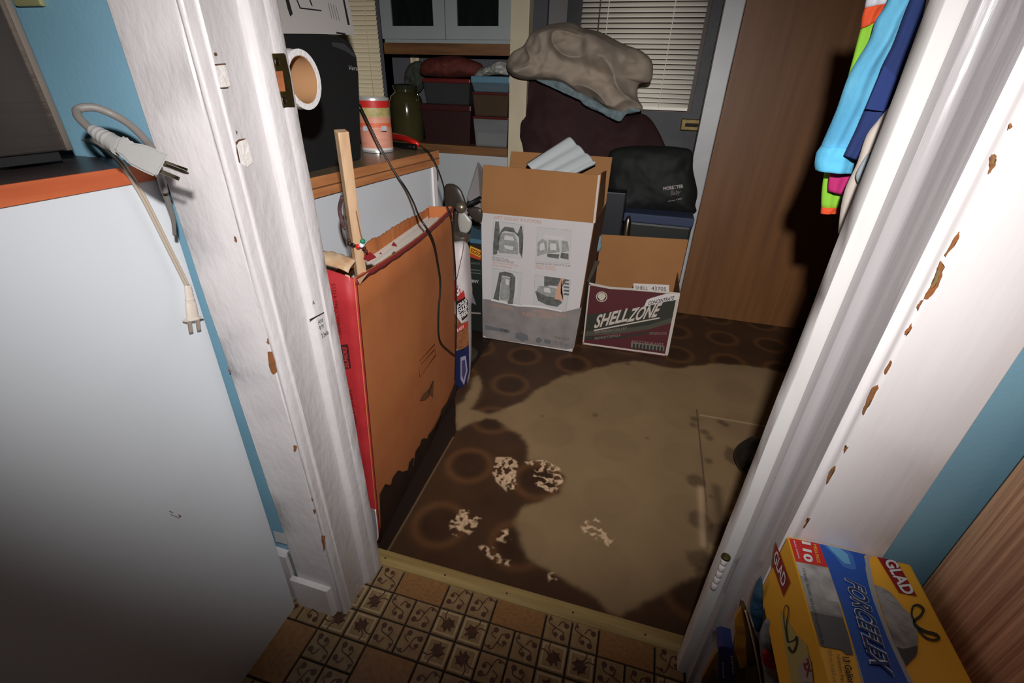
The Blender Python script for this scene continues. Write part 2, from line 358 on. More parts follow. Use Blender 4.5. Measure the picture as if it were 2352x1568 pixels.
# pencilled growth mark
PS = ('x', -.4718)
decal('pen_line', AP([(709, 733), (743, 716), (743, 718.5), (710, 736)], PS), INK, tl, off=.0012)
tpx('handwriting', 'Ana', (729, 745), (740, 737), (726, 735), PS, INK, tl, shear=.3, off=.0018)
tpx('handwriting', '9 M', (733, 758), (743, 751), (730, 749), ('x', -.4708), INK, tl, shear=.3, off=.0018)
tpx('handwriting', '3/3wks', (738, 776), (753, 765), (734, 767), ('x', -.4705), INK, tl, shear=.3, off=.0022)
tpx('handwriting', 'A', (716, 700), (721, 697), (714, 691), PS, INK, tl, off=.0018)
# strike plate
sp = empty('strike_plate'); SX = ('x', -.4688)
tag(sp, 'brass door strike plate screwed to the left jamb edge', 'strike plate')
PLT = AP([(626, 123), (652, 122), (656, 126), (668, 180), (678, 246), (652, 246), (640, 190)], SX)
bm = bmesh.new(); a = [bm.verts.new(p) for p in PLT]; b = [bm.verts.new(p-np.array((.0015, 0, 0))) for p in PLT]; bm.faces.new(a); bm.faces.new(b[::-1])
for i in range(len(PLT)): bm.faces.new((a[i], a[(i+1) % len(PLT)], b[(i+1) % len(PLT)], b[i]))
bmo('plate', bm, BRASS, sp)
decal('latch_hole', AP([(633, 164), (648, 163), (655, 210), (641, 210)], SX), mat('bare_orange_wood', (186, 112, 72), .7, var=.3, vscale=80), sp)
for (cx, cy) in ((636, 142), (652, 231)):
    c = AT(cx, cy, SX); Mx = frame(c+np.array((.0003, 0, 0)), (1, 0, 0)); s_ = lathe('screw', [(0, 0), (.0042, 0), (.0040, .0009), (.0015, .0013), (0, .0013)], STEEL, sp, 16, Mx)
    box('screw_slot', (-.003, -.0004, .0010), (.003, .0004, .0015), INK, s_, M=Mx @ Matrix.Rotation(.7, 4, 'Z'))
# hinge painted over on the right jamb
hg = empty('door_hinge'); tag(hg, 'paint-covered hinge barrel near the bottom of the right jamb', 'hinge')
h0 = AT(1637, 1350, ('y', .551)); h1 = AT(1668, 1282, ('y', .551)); h0[0] = h1[0] = (h0[0]+h1[0])/2
hz = np.linspace(h0[2], h1[2], 6)
for k in range(5):
    lathe('knuckle', [(0, .0006), (.0042, .0006), (.005, .0016), (.005, (hz[1]-hz[0])-.0016), (.0042, (hz[1]-hz[0])-.0006), (0, (hz[1]-hz[0])-.0006)], WHITE_TRIM, hg, 14, Matrix.Translation((h0[0], .551, hz[k])))
lathe('hinge_pin', [(0, 0), (.0065, 0), (.0072, .002), (.0068, .0045), (.003, .0065), (0, .0065)], BRASS, hg, 16, Matrix.Translation((h0[0], .551, h1[2]+.0005)))
# threshold
tr = empty('threshold'); struct(tr, 'worn yellow-brown threshold strip with nail heads')
TW = mat('scuffed_yellow_wood', (176, 150, 96), .5, bump=.3, bscale=80, stretch=(.06, 1, 1), rgb2=(140, 116, 66), vscale=60, detail=6)
bm = bmesh.new(); pr = [(.592, -.004), (.5925, .004), (.5965, .0085), (.606, .0105), (.618, .0105), (.6265, .0085), (.6285, -.004)]
L0 = [bm.verts.new((-.505, y, z)) for y, z in pr]; L1 = [bm.verts.new((.262, y, z)) for y, z in pr]
for i in range(len(pr)-1): bm.faces.new((L0[i], L1[i], L1[i+1], L0[i+1]))
bm.faces.new(L0[::-1]); bm.faces.new(L1); bmo('strip', bm, TW, tr)
for (px, py) in ((885, 1281), (1164, 1362), (1316, 1406), (1482, 1457), (1022, 1320)):
    p = AT(px, py, ('z', .0108)); lathe('nail_head', [(0, 0), (.0022, 0), (.0018, .0008), (0, .0009)], INK, tr, 10, Matrix.Translation(p))
# ---- kitchen floor tiles
TA = mat('tan_tile', (164, 138, 100), .45, rgb2=(144, 114, 78), vscale=40, bump=.1, bscale=150)
TB_ = mat('orange_tan_tile', (160, 118, 74), .45, rgb2=(140, 98, 60), vscale=90, bump=.15, bscale=220)
TC = mat('brown_tile_motif', (92, 62, 48), .5, var=.2, vscale=50)
TD = mat('pale_tile_border', (196, 172, 132), .45, var=.1, vscale=60)
PER = .234; U = PER/4; G = .0032
def tile_base(bm, w, h, g=G):
    vs = []; e = .0012
    lo = (-w/2+g/2, -h/2+g/2); hi = (w/2-g/2, h/2-g/2)
    b = [bm.verts.new((x, y, -.003)) for x, y in ((lo[0], lo[1]), (hi[0], lo[1]), (hi[0], hi[1]), (lo[0], hi[1]))]
    t = [bm.verts.new((x, y, 0)) for x, y in ((lo[0]+e, lo[1]+e), (hi[0]-e, lo[1]+e), (hi[0]-e, hi[1]-e), (lo[0]+e, hi[1]-e))]
    bm.faces.new(t)
    for i in range(4): bm.faces.new((b[i], b[(i+1) % 4], t[(i+1) % 4], t[i]))
def strip2d(bm, pts, w, z=.0004, mi=1):
    P = cr([(x, y, 0) for x, y in pts], 5); L = []
    for i, p in enumerate(P):
        t = P[min(i+1, len(P)-1)]-P[max(0, i-1)]; t = t/(np.linalg.norm(t)+1e-9); n = np.array((-t[1], t[0], 0)); L.append((bm.verts.new((*(p+n*w)[:2], z)), bm.verts.new((*(p-n*w)[:2], z))))
    for a, b in zip(L[:-1], L[1:]):
        f = bm.faces.new((a[0], a[1], b[1], b[0])); f.material_index = mi
def disc2d(bm, cx, cy, r, z=.0005, mi=1, n=10, lob=0):
    f = bm.faces.new([bm.verts.new((cx+r*(1+lob*math.sin(5*a))*math.cos(a), cy+r*(1+lob*math.sin(5*a))*math.sin(a), z)) for a in [2*math.pi*k/n for k in range(n)]]); f.material_index = mi
def make_tile_mesh(kind):
    bm = bmesh.new(); s = U
    if kind == 'plain': tile_base(bm, 2*U, 2*U)
    else:
        tile_base(bm, U, U); a = s*.5
        if kind == 'flower':
            f = bm.faces.new([bm.verts.new((x, y, .0002)) for x, y in ((-a*.82, -a*.82), (a*.82, -a*.82), (a*.82, a*.82), (-a*.82, a*.82))]); f.material_index = 2
            f = bm.faces.new([bm.verts.new((x, y, .0003)) for x, y in ((-a*.7, -a*.7), (a*.7, -a*.7), (a*.7, a*.7), (-a*.7, a*.7))]); f.material_index = 0
            strip2d(bm, [(a*.02, -a*.05), (a*.45, a*.35), (a*.9, a*.3)], .0013); strip2d(bm, [(0, 0), (a*.3, a*.6), (a*.3, a*.9)], .0013)
            n = 28; R0 = s*.30
            disc = [bm.verts.new((-a*.08+R0*(.72+.28*math.sin(7*t))*math.cos(t), -a*.08+R0*(.72+.28*math.sin(7*t))*math.sin(t), .0006)) for t in [2*math.pi*k/n for k in range(n)]]
            f = bm.faces.new(disc); f.material_index = 1; bmesh.ops.triangulate(bm, faces=[f])
        else:
            strip2d(bm, [(-a*.95, -a*.55), (-a*.35, -a*.75), (-a*.05, -a*.2), (a*.15, a*.4), (a*.6, a*.5)], .0013)
            strip2d(bm, [(-a*.05, -a*.2), (a*.4, -a*.35), (a*.5, a*.02)], .0012); strip2d(bm, [(-a*.2, a*.0), (-a*.6, a*.25), (-a*.4, a*.6)], .0012)
            disc2d(bm, a*.55, a*.42, s*.105, lob=.15); disc2d(bm, -a*.36, a*.6, s*.10, lob=.15); disc2d(bm, a*.45, -a*.1, s*.085, lob=.1); disc2d(bm, -a*.55, -a*.62, s*.06)
    me = bpy.data.meshes.new('tile_'+kind); bm.to_mesh(me); bm.free()
    for m in (TB_ if kind == 'plain' else TA, TC, TD): me.materials.append(m)
    return me
TM = {k: make_tile_mesh(k) for k in ('plain', 'flower', 'scroll')}
X0, Y0 = -.4675, .4805
def tile(kind, x, y, rot=0, sy=1):
    o = bpy.data.objects.new('tile', TM[kind]); COL.objects.link(o); o.parent = KF; o.location = (x, y, 0); o.rotation_euler = (0, 0, rot); o.scale = (1, sy, 1)
for i in range(-3, 4):
    for j in range(-3, 1):
        x0 = X0+i*PER; y0 = Y0+j*PER
        if x0+PER < -.9 or x0 > .95: continue
        for a in range(4):
            for b in range(4):
                if a in (1, 2) and b in (1, 2):
                    if a == 1 and b == 1:
                        if j == 0: # cut off by the threshold: only a half plain tile shows
                            tile('plain', x0+PER/2, y0+U*1.5, 0, .5)
                        else: tile('plain', x0+PER/2, y0+PER/2)
                    continue
                cx = x0+(a+.5)*U; cy = y0+(b+.5)*U
                if cy > .60 or cy < -.05: continue
                if (cx < -.52 and cy > .482) or (cx > .26 and cy > .482): continue
                corner = a in (0, 3) and b in (0, 3)
                q = {(0, 0): 0, (3, 0): 1, (3, 3): 2, (0, 3): 3}.get((a, b))
                if corner: tile('flower', cx, cy, q*math.pi/2)
                else: tile('scroll', cx, cy, [0, 1, 2, 3][(a*3+b+(i+j)) % 4]*math.pi/2)
# ---- back room floor: brown linoleum with rings, partly under dried silt
def vnoise(x, y, f, seed=0):
    r = np.random.default_rng(seed).random((64, 64)); X = x*f; Y = y*f; xi = np.floor(X).astype(int); yi = np.floor(Y).astype(int); fx = X-xi; fy = Y-yi
    fx = fx*fx*(3-2*fx); fy = fy*fy*(3-2*fy); g = lambda a, b: r[a % 64, b % 64]
    return (g(xi, yi)*(1-fx)+g(xi+1, yi)*fx)*(1-fy)+(g(xi, yi+1)*(1-fx)+g(xi+1, yi+1)*fx)*fy
def fbm(x, y, f, seed=0): return sum(vnoise(x, y, f*2**k, seed+k)/2**k for k in range(4))/1.875
def sdist(X, Y, poly):
    P = np.array(poly); d = np.full(X.shape, 1e9); ins = np.zeros(X.shape, bool)
    for i in range(len(P)):
        a = P[i]; b = P[(i+1) % len(P)]; e = b-a; t = np.clip(((X-a[0])*e[0]+(Y-a[1])*e[1])/(e@e+1e-12), 0, 1)
        d = np.minimum(d, np.hypot(X-a[0]-t*e[0], Y-a[1]-t*e[1]))
        c = (a[1] > Y) != (b[1] > Y); xx = a[0]+(Y-a[1])/(b[1]-a[1]+1e-12)*e[0]; ins ^= c & (X < xx)
    return np.where(ins, d, -d)
FZ = -.003
fp = lambda L: [tuple(AT(x, y, ('z', FZ))[:2]) for x, y in L]
nx, ny = 860, 780
gx = np.linspace(-.85, 1.04, nx); gy = np.linspace(.60, 2.35, ny)
GX, GY = np.meshgrid(gx, gy)
LINO = fp([(893, 1261), (940, 1180), (1000, 1075), (1047, 993), (1046, 935), (1045, 905)])
silt = fp([(1052, 985), (1046, 935), (1075, 905), (1088, 868), (1098, 862), (1108, 885), (1100, 915), (1085, 940), (1120, 952), (1160, 938), (1200, 922), (1232, 898), (1262, 880), (1300, 862), (1350, 850), (1400, 838), (1455, 828), (1500, 836), (1545, 846), (1600, 840), (1650, 835), (1700, 838), (1760, 846), (1860, 872), (1900, 1000), (1800, 1200), (1690, 1300), (1610, 1325), (1560, 1340), (1510, 1365), (1460, 1395), (1425, 1413), (1400, 1400), (1350, 1360), (1300, 1332), (1250, 1305), (1210, 1275), (1190, 1240), (1185, 1192), (1200, 1167), (1240, 1152), (1285, 1132), (1293, 1095), (1255, 1062), (1213, 1055), (1212, 1025), (1195, 1000), (1165, 980), (1140, 966), (1115, 962), (1085, 968)])
d = sdist(GX, GY, silt)+(fbm(GX, GY, 25, 3)-.5)*.02
base = np.array(s2l((68, 46, 31)))[None, None]*(.75+.5*fbm(GX, GY, 14, 5))[..., None]
# nine inch pattern: a pale ring in every square
cxr = ((GX+.385)/.2155); cyr = ((GY-.745)/.2285); fxr = (cxr-np.round(cxr))*.2155; fyr = (cyr-np.round(cyr))*.2285; rr = np.hypot(fxr, fyr)
ring = np.exp(-((rr-.066)/.013)**2); inner = 1/(1+np.exp((rr-.052)/.004))
base = base*(1-.22*inner[..., None])+np.array(s2l((128, 84, 44)))[None, None]*(.24*ring)[..., None]
tan = np.array(s2l((140, 114, 82)))[None, None]*(.86+.26*fbm(GX, GY, 9, 9))[..., None]*(1-.07*ring-.05*inner)[..., None]
k = 1/(1+np.exp(-d/.0035)); k = np.clip(k, 0, 1)[..., None]
col = base*(1-k)+tan*k; wet = 1-k[..., 0]
# flaking crumbs: crinkled pale remains
PALE = np.array(s2l((232, 196, 158)))
for pl, dens in (([(1140, 1050), (1172, 1050), (1190, 1062), (1184, 1090), (1188, 1120), (1165, 1128), (1140, 1105), (1132, 1085)], .50), ([(1205, 1060), (1250, 1056), (1285, 1075), (1293, 1105), (1272, 1132), (1240, 1120), (1222, 1105), (1230, 1078)], .56),
                 ([(1050, 1172), (1072, 1170), (1104, 1190), (1090, 1215), (1066, 1237), (1040, 1225), (1032, 1205)], .44), ([(1100, 1255), (1122, 1250), (1145, 1268), (1150, 1285), (1175, 1288), (1170, 1298), (1140, 1290), (1112, 1270)], .46),
                 ([(1140, 1222), (1165, 1215), (1180, 1235), (1160, 1245), (1142, 1240)], .64), ([(1255, 1318), (1272, 1315), (1278, 1330), (1262, 1334)], .6), ([(1330, 1195), (1370, 1190), (1410, 1235), (1400, 1255), (1340, 1220)], .70)):
    dd = sdist(GX, GY, fp(pl)); nz = np.abs(fbm(GX, GY, 45, 21)-.5)*2; nz2 = vnoise(GX*1.3, GY, 90, 4)
    mk = np.clip((dd+.004)/.006, 0, 1)*np.clip((1-nz*2.6+(nz2-.5)*1.1-dens*.9+.1)/.35, 0, 1)*(.45+.5*vnoise(GX, GY, 200, 8)); col = col*(1-mk[..., None])+PALE*mk[..., None]
# drips, spots and the patch seam near the right jamb
DK = np.array(s2l((62, 44, 34)))
def blot(px, py, r, ex=1.0, st=.6):
    global col
    c = AT(px, py, ('z', FZ)); q = np.hypot((GX-c[0])/ex, GY-c[1])+(fbm(GX, GY, 40, 31)-.5)*r*.7; m_ = (st/(1+np.exp((q-r)/.003)))[..., None]; col = col*(1-m_)+DK*m_
for a in ((1600, 1105, .028), (1606, 1192, .034), (1608, 1285, .030), (1627, 1058, .011), (1441, 835, .010), (1367, 953, .008), (1245, 955, .005), (1487, 1006, .004), (1595, 962, .014), (1620, 992, .014), (1630, 1005, .012), (1592, 975, .012), (1655, 968, .012), (1668, 975, .012), (1633, 1140, .006), (1700, 1050, .05), (1660, 1230, .04), (1650, 1330, .05)):
    blot(*a)
for a, b, w_, s_, cc in (((1600, 940), (1622, 1150), .0022, .85, DK), ((1622, 1150), (1625, 1260), .003, .5, DK), ((1645, 1120), (1672, 1300), .016, .6, DK), ((1609, 1120), (1615, 1250), .010, .35, PALE), ((1609, 953), (1765, 980), .004, .35, PALE)):
    A = AT(*a, ('z', FZ))[:2]; B = AT(*b, ('z', FZ))[:2]; e = B-A; t = np.clip(((GX-A[0])*e[0]+(GY-A[1])*e[1])/(e@e), 0, 1); q = np.hypot(GX-A[0]-t*e[0], GY-A[1]-t*e[1])
    m_ = (s_*np.exp(-(q/w_)**2))[..., None]; col = col*(1-m_)+cc*m_
# bare wet subfloor left of the linoleum edge, carton-side shadow painted in
edge = np.interp(GY, [p[1] for p in LINO], [p[0] for p in LINO])
bare = (GX < edge+(fbm(GX, GY, 30, 2)-.5)*.004)
ln = np.exp(-((GX-edge)/.0022)**2)*(GY < 1.08)
col = np.where(bare[..., None], np.array(s2l((38, 26, 20)))[None, None], col); col = col*(1-.5*ln[..., None])+np.array(s2l((150, 124, 92)))*(.5*ln[..., None])
wet = np.where(bare, .8, wet)
me = bpy.data.meshes.new('floor_back'); V = np.stack([GX, GY, np.full_like(GX, FZ)], -1).reshape(-1, 3)
I = (np.arange(ny-1)[:, None]*nx+np.arange(nx-1)[None]).reshape(-1); Fq = np.stack([I, I+1, I+nx+1, I+nx], 1)
me.vertices.add(len(V)); me.vertices.foreach_set('co', V.reshape(-1)); me.loops.add(Fq.size); me.loops.foreach_set('vertex_index', Fq.reshape(-1)); me.polygons.add(len(Fq)); me.polygons.foreach_set('loop_start', np.arange(0, Fq.size, 4)); me.polygons.foreach_set('loop_total', np.full(len(Fq), 4)); me.update(); me.validate()
ca = me.color_attributes.new('Col', 'FLOAT_COLOR', 'POINT'); ca.data.foreach_set('color', np.concatenate([np.clip(col, 0, 1), wet[..., None]], -1).reshape(-1).astype(np.float32))
fm = bpy.data.materials.new('wet_and_silted_linoleum'); fm.use_nodes = True; nt = fm.node_tree; at_ = nt.nodes.new('ShaderNodeVertexColor'); at_.layer_name = 'Col'; bs = nt.nodes['Principled BSDF']
nt.links.new(at_.outputs['Color'], bs.inputs['Base Color']); mr = nt.nodes.new('ShaderNodeMapRange'); mr.inputs[3].default_value = .75; mr.inputs[4].default_value = .5; bs.inputs['Specular IOR Level'].default_value = .25; nt.links.new(at_.outputs['Alpha'], mr.inputs[0]); nt.links.new(mr.outputs[0], bs.inputs['Roughness'])
n2 = nt.nodes.new('ShaderNodeTexNoise'); n2.inputs['Scale'].default_value = 120; bp = nt.nodes.new('ShaderNodeBump'); bp.inputs['Strength'].default_value = .15; bp.inputs['Distance'].default_value = .001; tcn = nt.nodes.new('ShaderNodeTexCoord'); nt.links.new(tcn.outputs['Object'], n2.inputs['Vector']); nt.links.new(n2.outputs['Fac'], bp.inputs['Height']); nt.links.new(bp.outputs[0], bs.inputs['Normal'])
fb = link('floor_back', me, fm); struct(fb, 'brown ringed linoleum of the back room, part wet and part coated in tan silt')
box('subfloor', (-2.4, .60, -.06), (1.05, 2.8, FZ-.001), mat('dark_wet_floor', (44, 30, 22), .4, var=.3), fb)

# ------------------------------------------------------------------ back of the back room
# grey outer door with a window and blinds
DY = 2.70
dr = empty('door_1', (0, DY, 0)); struct(dr, 'dark grey back door with a blind over its window')
DG = mat('dark_grey_door_paint', (52, 50, 54), .5, metal=.2, rgb2=(34, 32, 34), vscale=9, bump=.1)
wl, wr_ = AT(1340, 0, ('y', DY))[0], AT(1608, 120, ('y', DY))[0]+.012; wb_ = AT(1480, 256, ('y', DY))[2]
dl, drr = AT(1305, 0, ('y', DY))[0], AT(1655, 60, ('y', DY))[0]
for lo, hi in (((dl, 2.70, .02), (drr, 2.745, wb_)), ((dl, 2.70, wb_), (wl, 2.745, 2.02)), ((wr_, 2.70, wb_), (drr, 2.745, 2.02)), ((wl, 2.70, 1.86), (wr_, 2.745, 2.02))):
    box('door_panel', lo, hi, DG, dr)
box('pane', (wl, 2.72, wb_), (wr_, 2.724, 1.86), mat('dark_window_glass', (58, 34, 24), .5), dr)
lk = AP([(1566, 272), (1616, 274), (1614, 300), (1564, 298)], ('y', 2.695))
lo_ = np.min(lk, 0); hi_ = np.max(lk, 0); lo_[1] = 2.66; hi_[1] = 2.70
lt = box('latch', lo_, hi_, BRASS, dr, bevel=.004)
box('latch_slot', (lo_[0]+.02, 2.657, lo_[2]+.018), (hi_[0]-.03, 2.661, hi_[2]-.018), INK, lt)
settle(dr)
def blinds(name, xl, xr, zb, zt, y, pitch, m, label, tilt, cords=True, broke=None):
    r = empty(name, ((xl+xr)/2, y, zb)); tag(r, label, 'window blind', 'window blinds of the back room')
    sw = .025; bm = bmesh.new(); g = []
    for k_ in range(7):
        u = -1+2*k_/6; yy = u*sw/2; zz = .0022*(1-u*u); g.append((yy, zz))
    W_ = (xr-xl)/2
    top = [[bm.verts.new((sx*W_, a*math.cos(tilt)-b*math.sin(tilt), a*math.sin(tilt)+b*math.cos(tilt))) for a, b in g] for sx in (-1, 1)]
    bot = [[bm.verts.new((sx*W_, a*math.cos(tilt)-(b-.0008)*math.sin(tilt), a*math.sin(tilt)+(b-.0008)*math.cos(tilt))) for a, b in g] for sx in (-1, 1)]
    for k_ in range(6):
        bm.faces.new((top[0][k_], top[1][k_], top[1][k_+1], top[0][k_+1])); bm.faces.new((bot[0][k_+1], bot[1][k_+1], bot[1][k_], bot[0][k_]))
    for sx in (0, 1):
        for k_ in range(6): bm.faces.new((top[sx][k_], top[sx][k_+1], bot[sx][k_+1], bot[sx][k_]))
    bm.faces.new((top[0][0], bot[0][0], bot[1][0], top[1][0])); bm.faces.new((top[0][6], top[1][6], bot[1][6], bot[0][6]))
    bmesh.ops.recalc_face_normals(bm, faces=bm.faces); sm = bpy.data.meshes.new('slat'); bm.to_mesh(sm); bm.free(); sm.materials.append(m); sm.polygons.foreach_set('use_smooth', [True]*len(sm.polygons))
    n = int((zt-zb-.02)/pitch)
    for k_ in range(n):
        o = bpy.data.objects.new('slat', sm); COL.objects.link(o); o.parent = r; o.location = (0, 0, .022+pitch*k_); o.rotation_euler = (random.uniform(-.05, .05), random.uniform(-.002, .002), 0)
    b = box('bottom_rail', (-W_, -.011, 0), (W_, .011, .014), m, r, bevel=.002); box('head_rail', (-W_, -.015, zt-zb), (W_, .015, zt-zb+.03), m, r)
    if cords:
        for f_ in (-.42, .1+.42):
            pass
        for cx in cords: tube('ladder_cord', [(cx-(xl+xr)/2, -.0135, .01), (cx-(xl+xr)/2, -.0135, zt-zb)], .0022, m, r, smoothpath=False, seg=6)
    return r
SL = mat('cream_blind_slat', (255, 247, 232), .45)
c1 = AT(1400, 0, ('y', 2.66))[0]; c2 = AT(1553, 0, ('y', 2.66))[0]
bl = blinds('window_blind', wl+.004, AT(1604, 120, ('y', 2.67))[0], AT(1500, 252, ('y', 2.67))[2], 1.95, 2.672, .0205, SL, 'cream slatted blind over the back door window, tilted half open', .80, cords=[c1, c2])
wx = AT(1381, 0, ('y', 2.65))[0]; tube('tilt_wand', [(wx-bl.location.x, -.03, .93-.95+.12), (wx-bl.location.x-.003, -.03, 1.0)], .003, mat('brown_wand', (90, 70, 50), .4), bl, smoothpath=False)
# second blind over the left window
wy = 2.70; xr2 = AT(868, 110, ('y', wy))[0]+.01
wn = empty('window_1', (xr2-.35, 2.77, 1.3)); struct(wn, 'left window behind a blind')
for lo, hi in (((xr2-.75, 2.74, .93), (xr2-.70, 2.80, 1.95)), ((xr2, 2.74, .93), (xr2+.05, 2.80, 1.95)), ((xr2-.75, 2.74, .90), (xr2+.05, 2.80, .945)), ((xr2-.75, 2.74, 1.95), (xr2+.05, 2.80, 2.0))): box('window_frame', lo, hi, WHITEWALL, wn)
box('pane', (xr2-.70, 2.765, .945), (xr2, 2.77, 1.95), BLACKG, wn); settle(wn)
blinds('window_blind', xr2-.70, xr2, AT(850, 225, ('y', wy))[2], 1.95, wy, .0215, mat('yellowed_blind_slat', (250, 236, 206), .4, rgb2=(238, 218, 174), vscale=3), 'yellowish closed blind behind the black machine and can', 1.05, cords=[xr2-.06])
# wood door and its grey frame
WYD = 2.34
wd = empty('door_2', (.62, WYD, 0)); struct(wd, 'dark brown wood veneer door across the back right')
box('door_leaf', (.272, WYD, -.002), (1.04, WYD+.035, 2.02), DOORWOOD, wd, bevel=.002)
kb = AT(1862, 685, ('y', WYD-.03)); lathe('knob', [(0, 0), (.012, 0), (.009, .012), (.022, .02), (.025, .032), (.016, .044), (0, .046)], BRASS, wd, 20, frame((kb[0], WYD, kb[2]), (0, -1, 0)))
settle(wd)
t4 = prism('trim_4', [(.196, WYD+.06), (.196, WYD), (.266, WYD-.004), (.270, WYD), (.270, WYD+.06)], 0, 2.1, mat('grey_frame_paint', (178, 176, 178), .4, var=.15, vscale=6), wob=.001); struct(t4, 'pale grey frame beside the wood door')
# cream post and cabinet wall
t5 = prism('trim_5', [(-.690, 2.46), (-.690, 2.392), (-.612, 2.385), (-.604, 2.39), (-.604, 2.46)], 0, 2.2, mat('cream_post_paint', (206, 192, 164), .45, var=.1), wob=.001); struct(t5, 'cream painted post at the end of the cabinets')
box_w = box('wall_back_niche', (-1.60, 2.74, 0), (-.60, 2.779, 2.2), mat('niche_wall', (84, 82, 88), .8)); struct(box_w, 'grey wall behind the back counter')
# upper cabinet
uc = empty('upper_cabinet', (-1.02, 2.42, 1.165)); tag(uc, 'white wall cabinet with two glass doors at the back', 'cabinet')
UL, UR, UZ = -1.345, -.692, 1.205
UW = mat('grey_white_cabinet_paint', (150, 156, 154), .5, var=.06)
box('side', (UL, 2.42, UZ), (UL+.02, 2.735, 2.0), UW, uc); box('side', (UR-.02, 2.42, UZ), (UR, 2.735, 2.0), UW, uc); box('bottom', (UL, 2.42, UZ-.02), (UR, 2.735, UZ), UW, uc)
box('light_valance', (UL, 2.405, UZ-.062), (UR, 2.425, UZ-.015), wood('dark_valance_wood', (120, 82, 48), (90, 58, 34), (.1, 1, 1), 40), uc); box('shelf', (UL+.02, 2.45, 1.55), (UR-.02, 2.73, 1.565), UW, uc)
mid = AT(1022, 40, ('y', 2.40))[0]
for (a, b) in ((UL, mid-.002), (mid+.002, UR)):
    dd_ = box('door', (a, 2.40, UZ), (b, 2.42, UZ+.052), UW, uc)
    f = .058
    for lo, hi in (((a, 2.40, UZ+.0522), (a+f, 2.42, 1.98)), ((b-f, 2.40, UZ+.0522), (b, 2.42, 1.98)), ((a+f+.0002, 2.40, 1.92), (b-f-.0002, 2.42, 1.98))): box('door_frame', lo, hi, UW, dd_)
    box('pane', (a+f-.003, 2.408, UZ+.05), (b-f+.003, 2.411, 1.925), mat('cabinet_glass', (24, 28, 27), .15, alpha=.62), dd_)
settle(uc)
for k_, (px, py, rr_, c_) in enumerate(((925, 60, .045, (60, 74, 60)), (985, 70, .04, (70, 50, 46)), (1080, 50, .04, (90, 96, 90)), (1120, 60, .05, (64, 90, 66)))):
    p = AT(px, py, ('y', 2.56)); o = lathe('vase', [(0, 0), (.7*rr_, 0), (rr_, .04), (rr_*.8, .12), (rr_*.35, .17), (rr_*.5, .21), (rr_*.4, .21), (0, .19)], mat('vase_glaze_%d' % k_, c_, .3), None, 20, Matrix.Translation((p[0], 2.57, UZ)))
    tag(o, ['dark green vase at the left behind the left cabinet glass', 'brown vase beside the divider behind the left cabinet glass', 'pale grey vase behind the left of the right cabinet glass', 'green vase at the right behind the right cabinet glass'][k_], 'vase', 'vases in the wall cabinet')
# back counter
bc = empty('base_cabinet', (-1.1, 2.40, 0)); tag(bc, 'white base cabinet under the back counter', 'cabinet')
box('carcass', (-1.58, 2.40, 0), (-.695, 2.735, .705), mat('grey_white_front', (176, 178, 180), .6), bc); settle(bc)
bt = box('worktop', (-1.58, 2.375, .7055), (-.692, 2.738, .745), wood('brown_back_worktop', (130, 88, 50), (104, 70, 40), (.1, 1, 1), 30)); tag(bt, 'brown worktop of the back counter under the storage bins', 'worktop')
# ------------------------------------------------------------------ left counter in the back room
Aw = np.array((-.703, .872)); Bw = np.array((-.647, 1.437)); dv = (Bw-Aw)/np.linalg.norm(Bw-Aw); P0 = Aw-dv*.24; P1 = Bw
lc = empty('base_cabinet', (-1.0, 1.0, 0)); tag(lc, 'white base cabinet on the left behind the tall red-edged carton', 'cabinet')
q = lambda p, z: (p[0], p[1], z)
nrm2 = np.array((-dv[1], dv[0]))
a_ = P0+nrm2*.012; b_ = P1+nrm2*.012-dv*.006
prism('carcass', [tuple(a_), tuple(b_), tuple(b_+nrm2*.55), tuple(a_+nrm2*.55)], 0, .795, PANEL, lc)
prism('end_post', [tuple(P1-dv*.026+nrm2*.006), tuple(P1-dv*.004+nrm2*.006), tuple(P1-dv*.004+nrm2*.02), tuple(P1-dv*.026+nrm2*.02)], 0, .796, WHITE_TRIM, lc); settle(lc)
lw = empty('worktop', (-.9, 1.0, .8)); tag(lw, 'left worktop with an oak edge carrying the black machine and red can', 'worktop')
prism('top', [tuple(P0), tuple(P1), tuple(P1+nrm2*.60), tuple(P0+nrm2*.60)], .7975, .8395, TAN_TOP, lw)
e0 = P0-nrm2*.003; e1 = P1-nrm2*.003
prism('edge_band', [tuple(e0), tuple(e1), tuple(P1), tuple(P0)], .7965, .840, OAK_EDGE, lw)
prism('edge_bead', [tuple(e0-nrm2*.001), tuple(e1-nrm2*.001), tuple(e1), tuple(e0)], .8155, .8185, CARD_DARK, lw); settle(lw)
# black machine with a paper sheet
XM = ('x', -.748)
mp_ = AP([(700, 394), (765, 382), (831, 366), (827, 300), (823, 170), (820, 128), (806, 98), (784, 84), (750, 78), (700, 78), (640, 78), (600, 80)], XM)
yz = [(p[1], p[2]) for p in mp_]; yz = [(y, max(z, .8405)) for y, z in yz]; yz[0] = (.86, .8405); yz[1] = (1.0, .8405); yz[-1] = (.80, yz[-1][1]); yz.append((.80, .8405))
bmx = bmesh.new(); A_ = [bmx.verts.new((-.748, y, z)) for y, z in yz]; B_ = [bmx.verts.new((-1.02, y, z)) for y, z in yz]; bmx.faces.new(A_); bmx.faces.new(B_[::-1])
for i in range(len(yz)): bmx.faces.new((A_[i], A_[(i+1) % len(yz)], B_[(i+1) % len(yz)], B_[i]))
bmesh.ops.bevel(bmx, geom=list(bmx.edges), offset=.004, segments=2, affect='EDGES')
ma = empty('black_appliance', (-.88, 1.0, .84)); tag(ma, 'matte black rounded appliance on the left worktop', 'appliance'); bmo('body', bmx, mat('speckled_black_shell', (30, 31, 32), .6, bump=.4, bscale=300), ma)
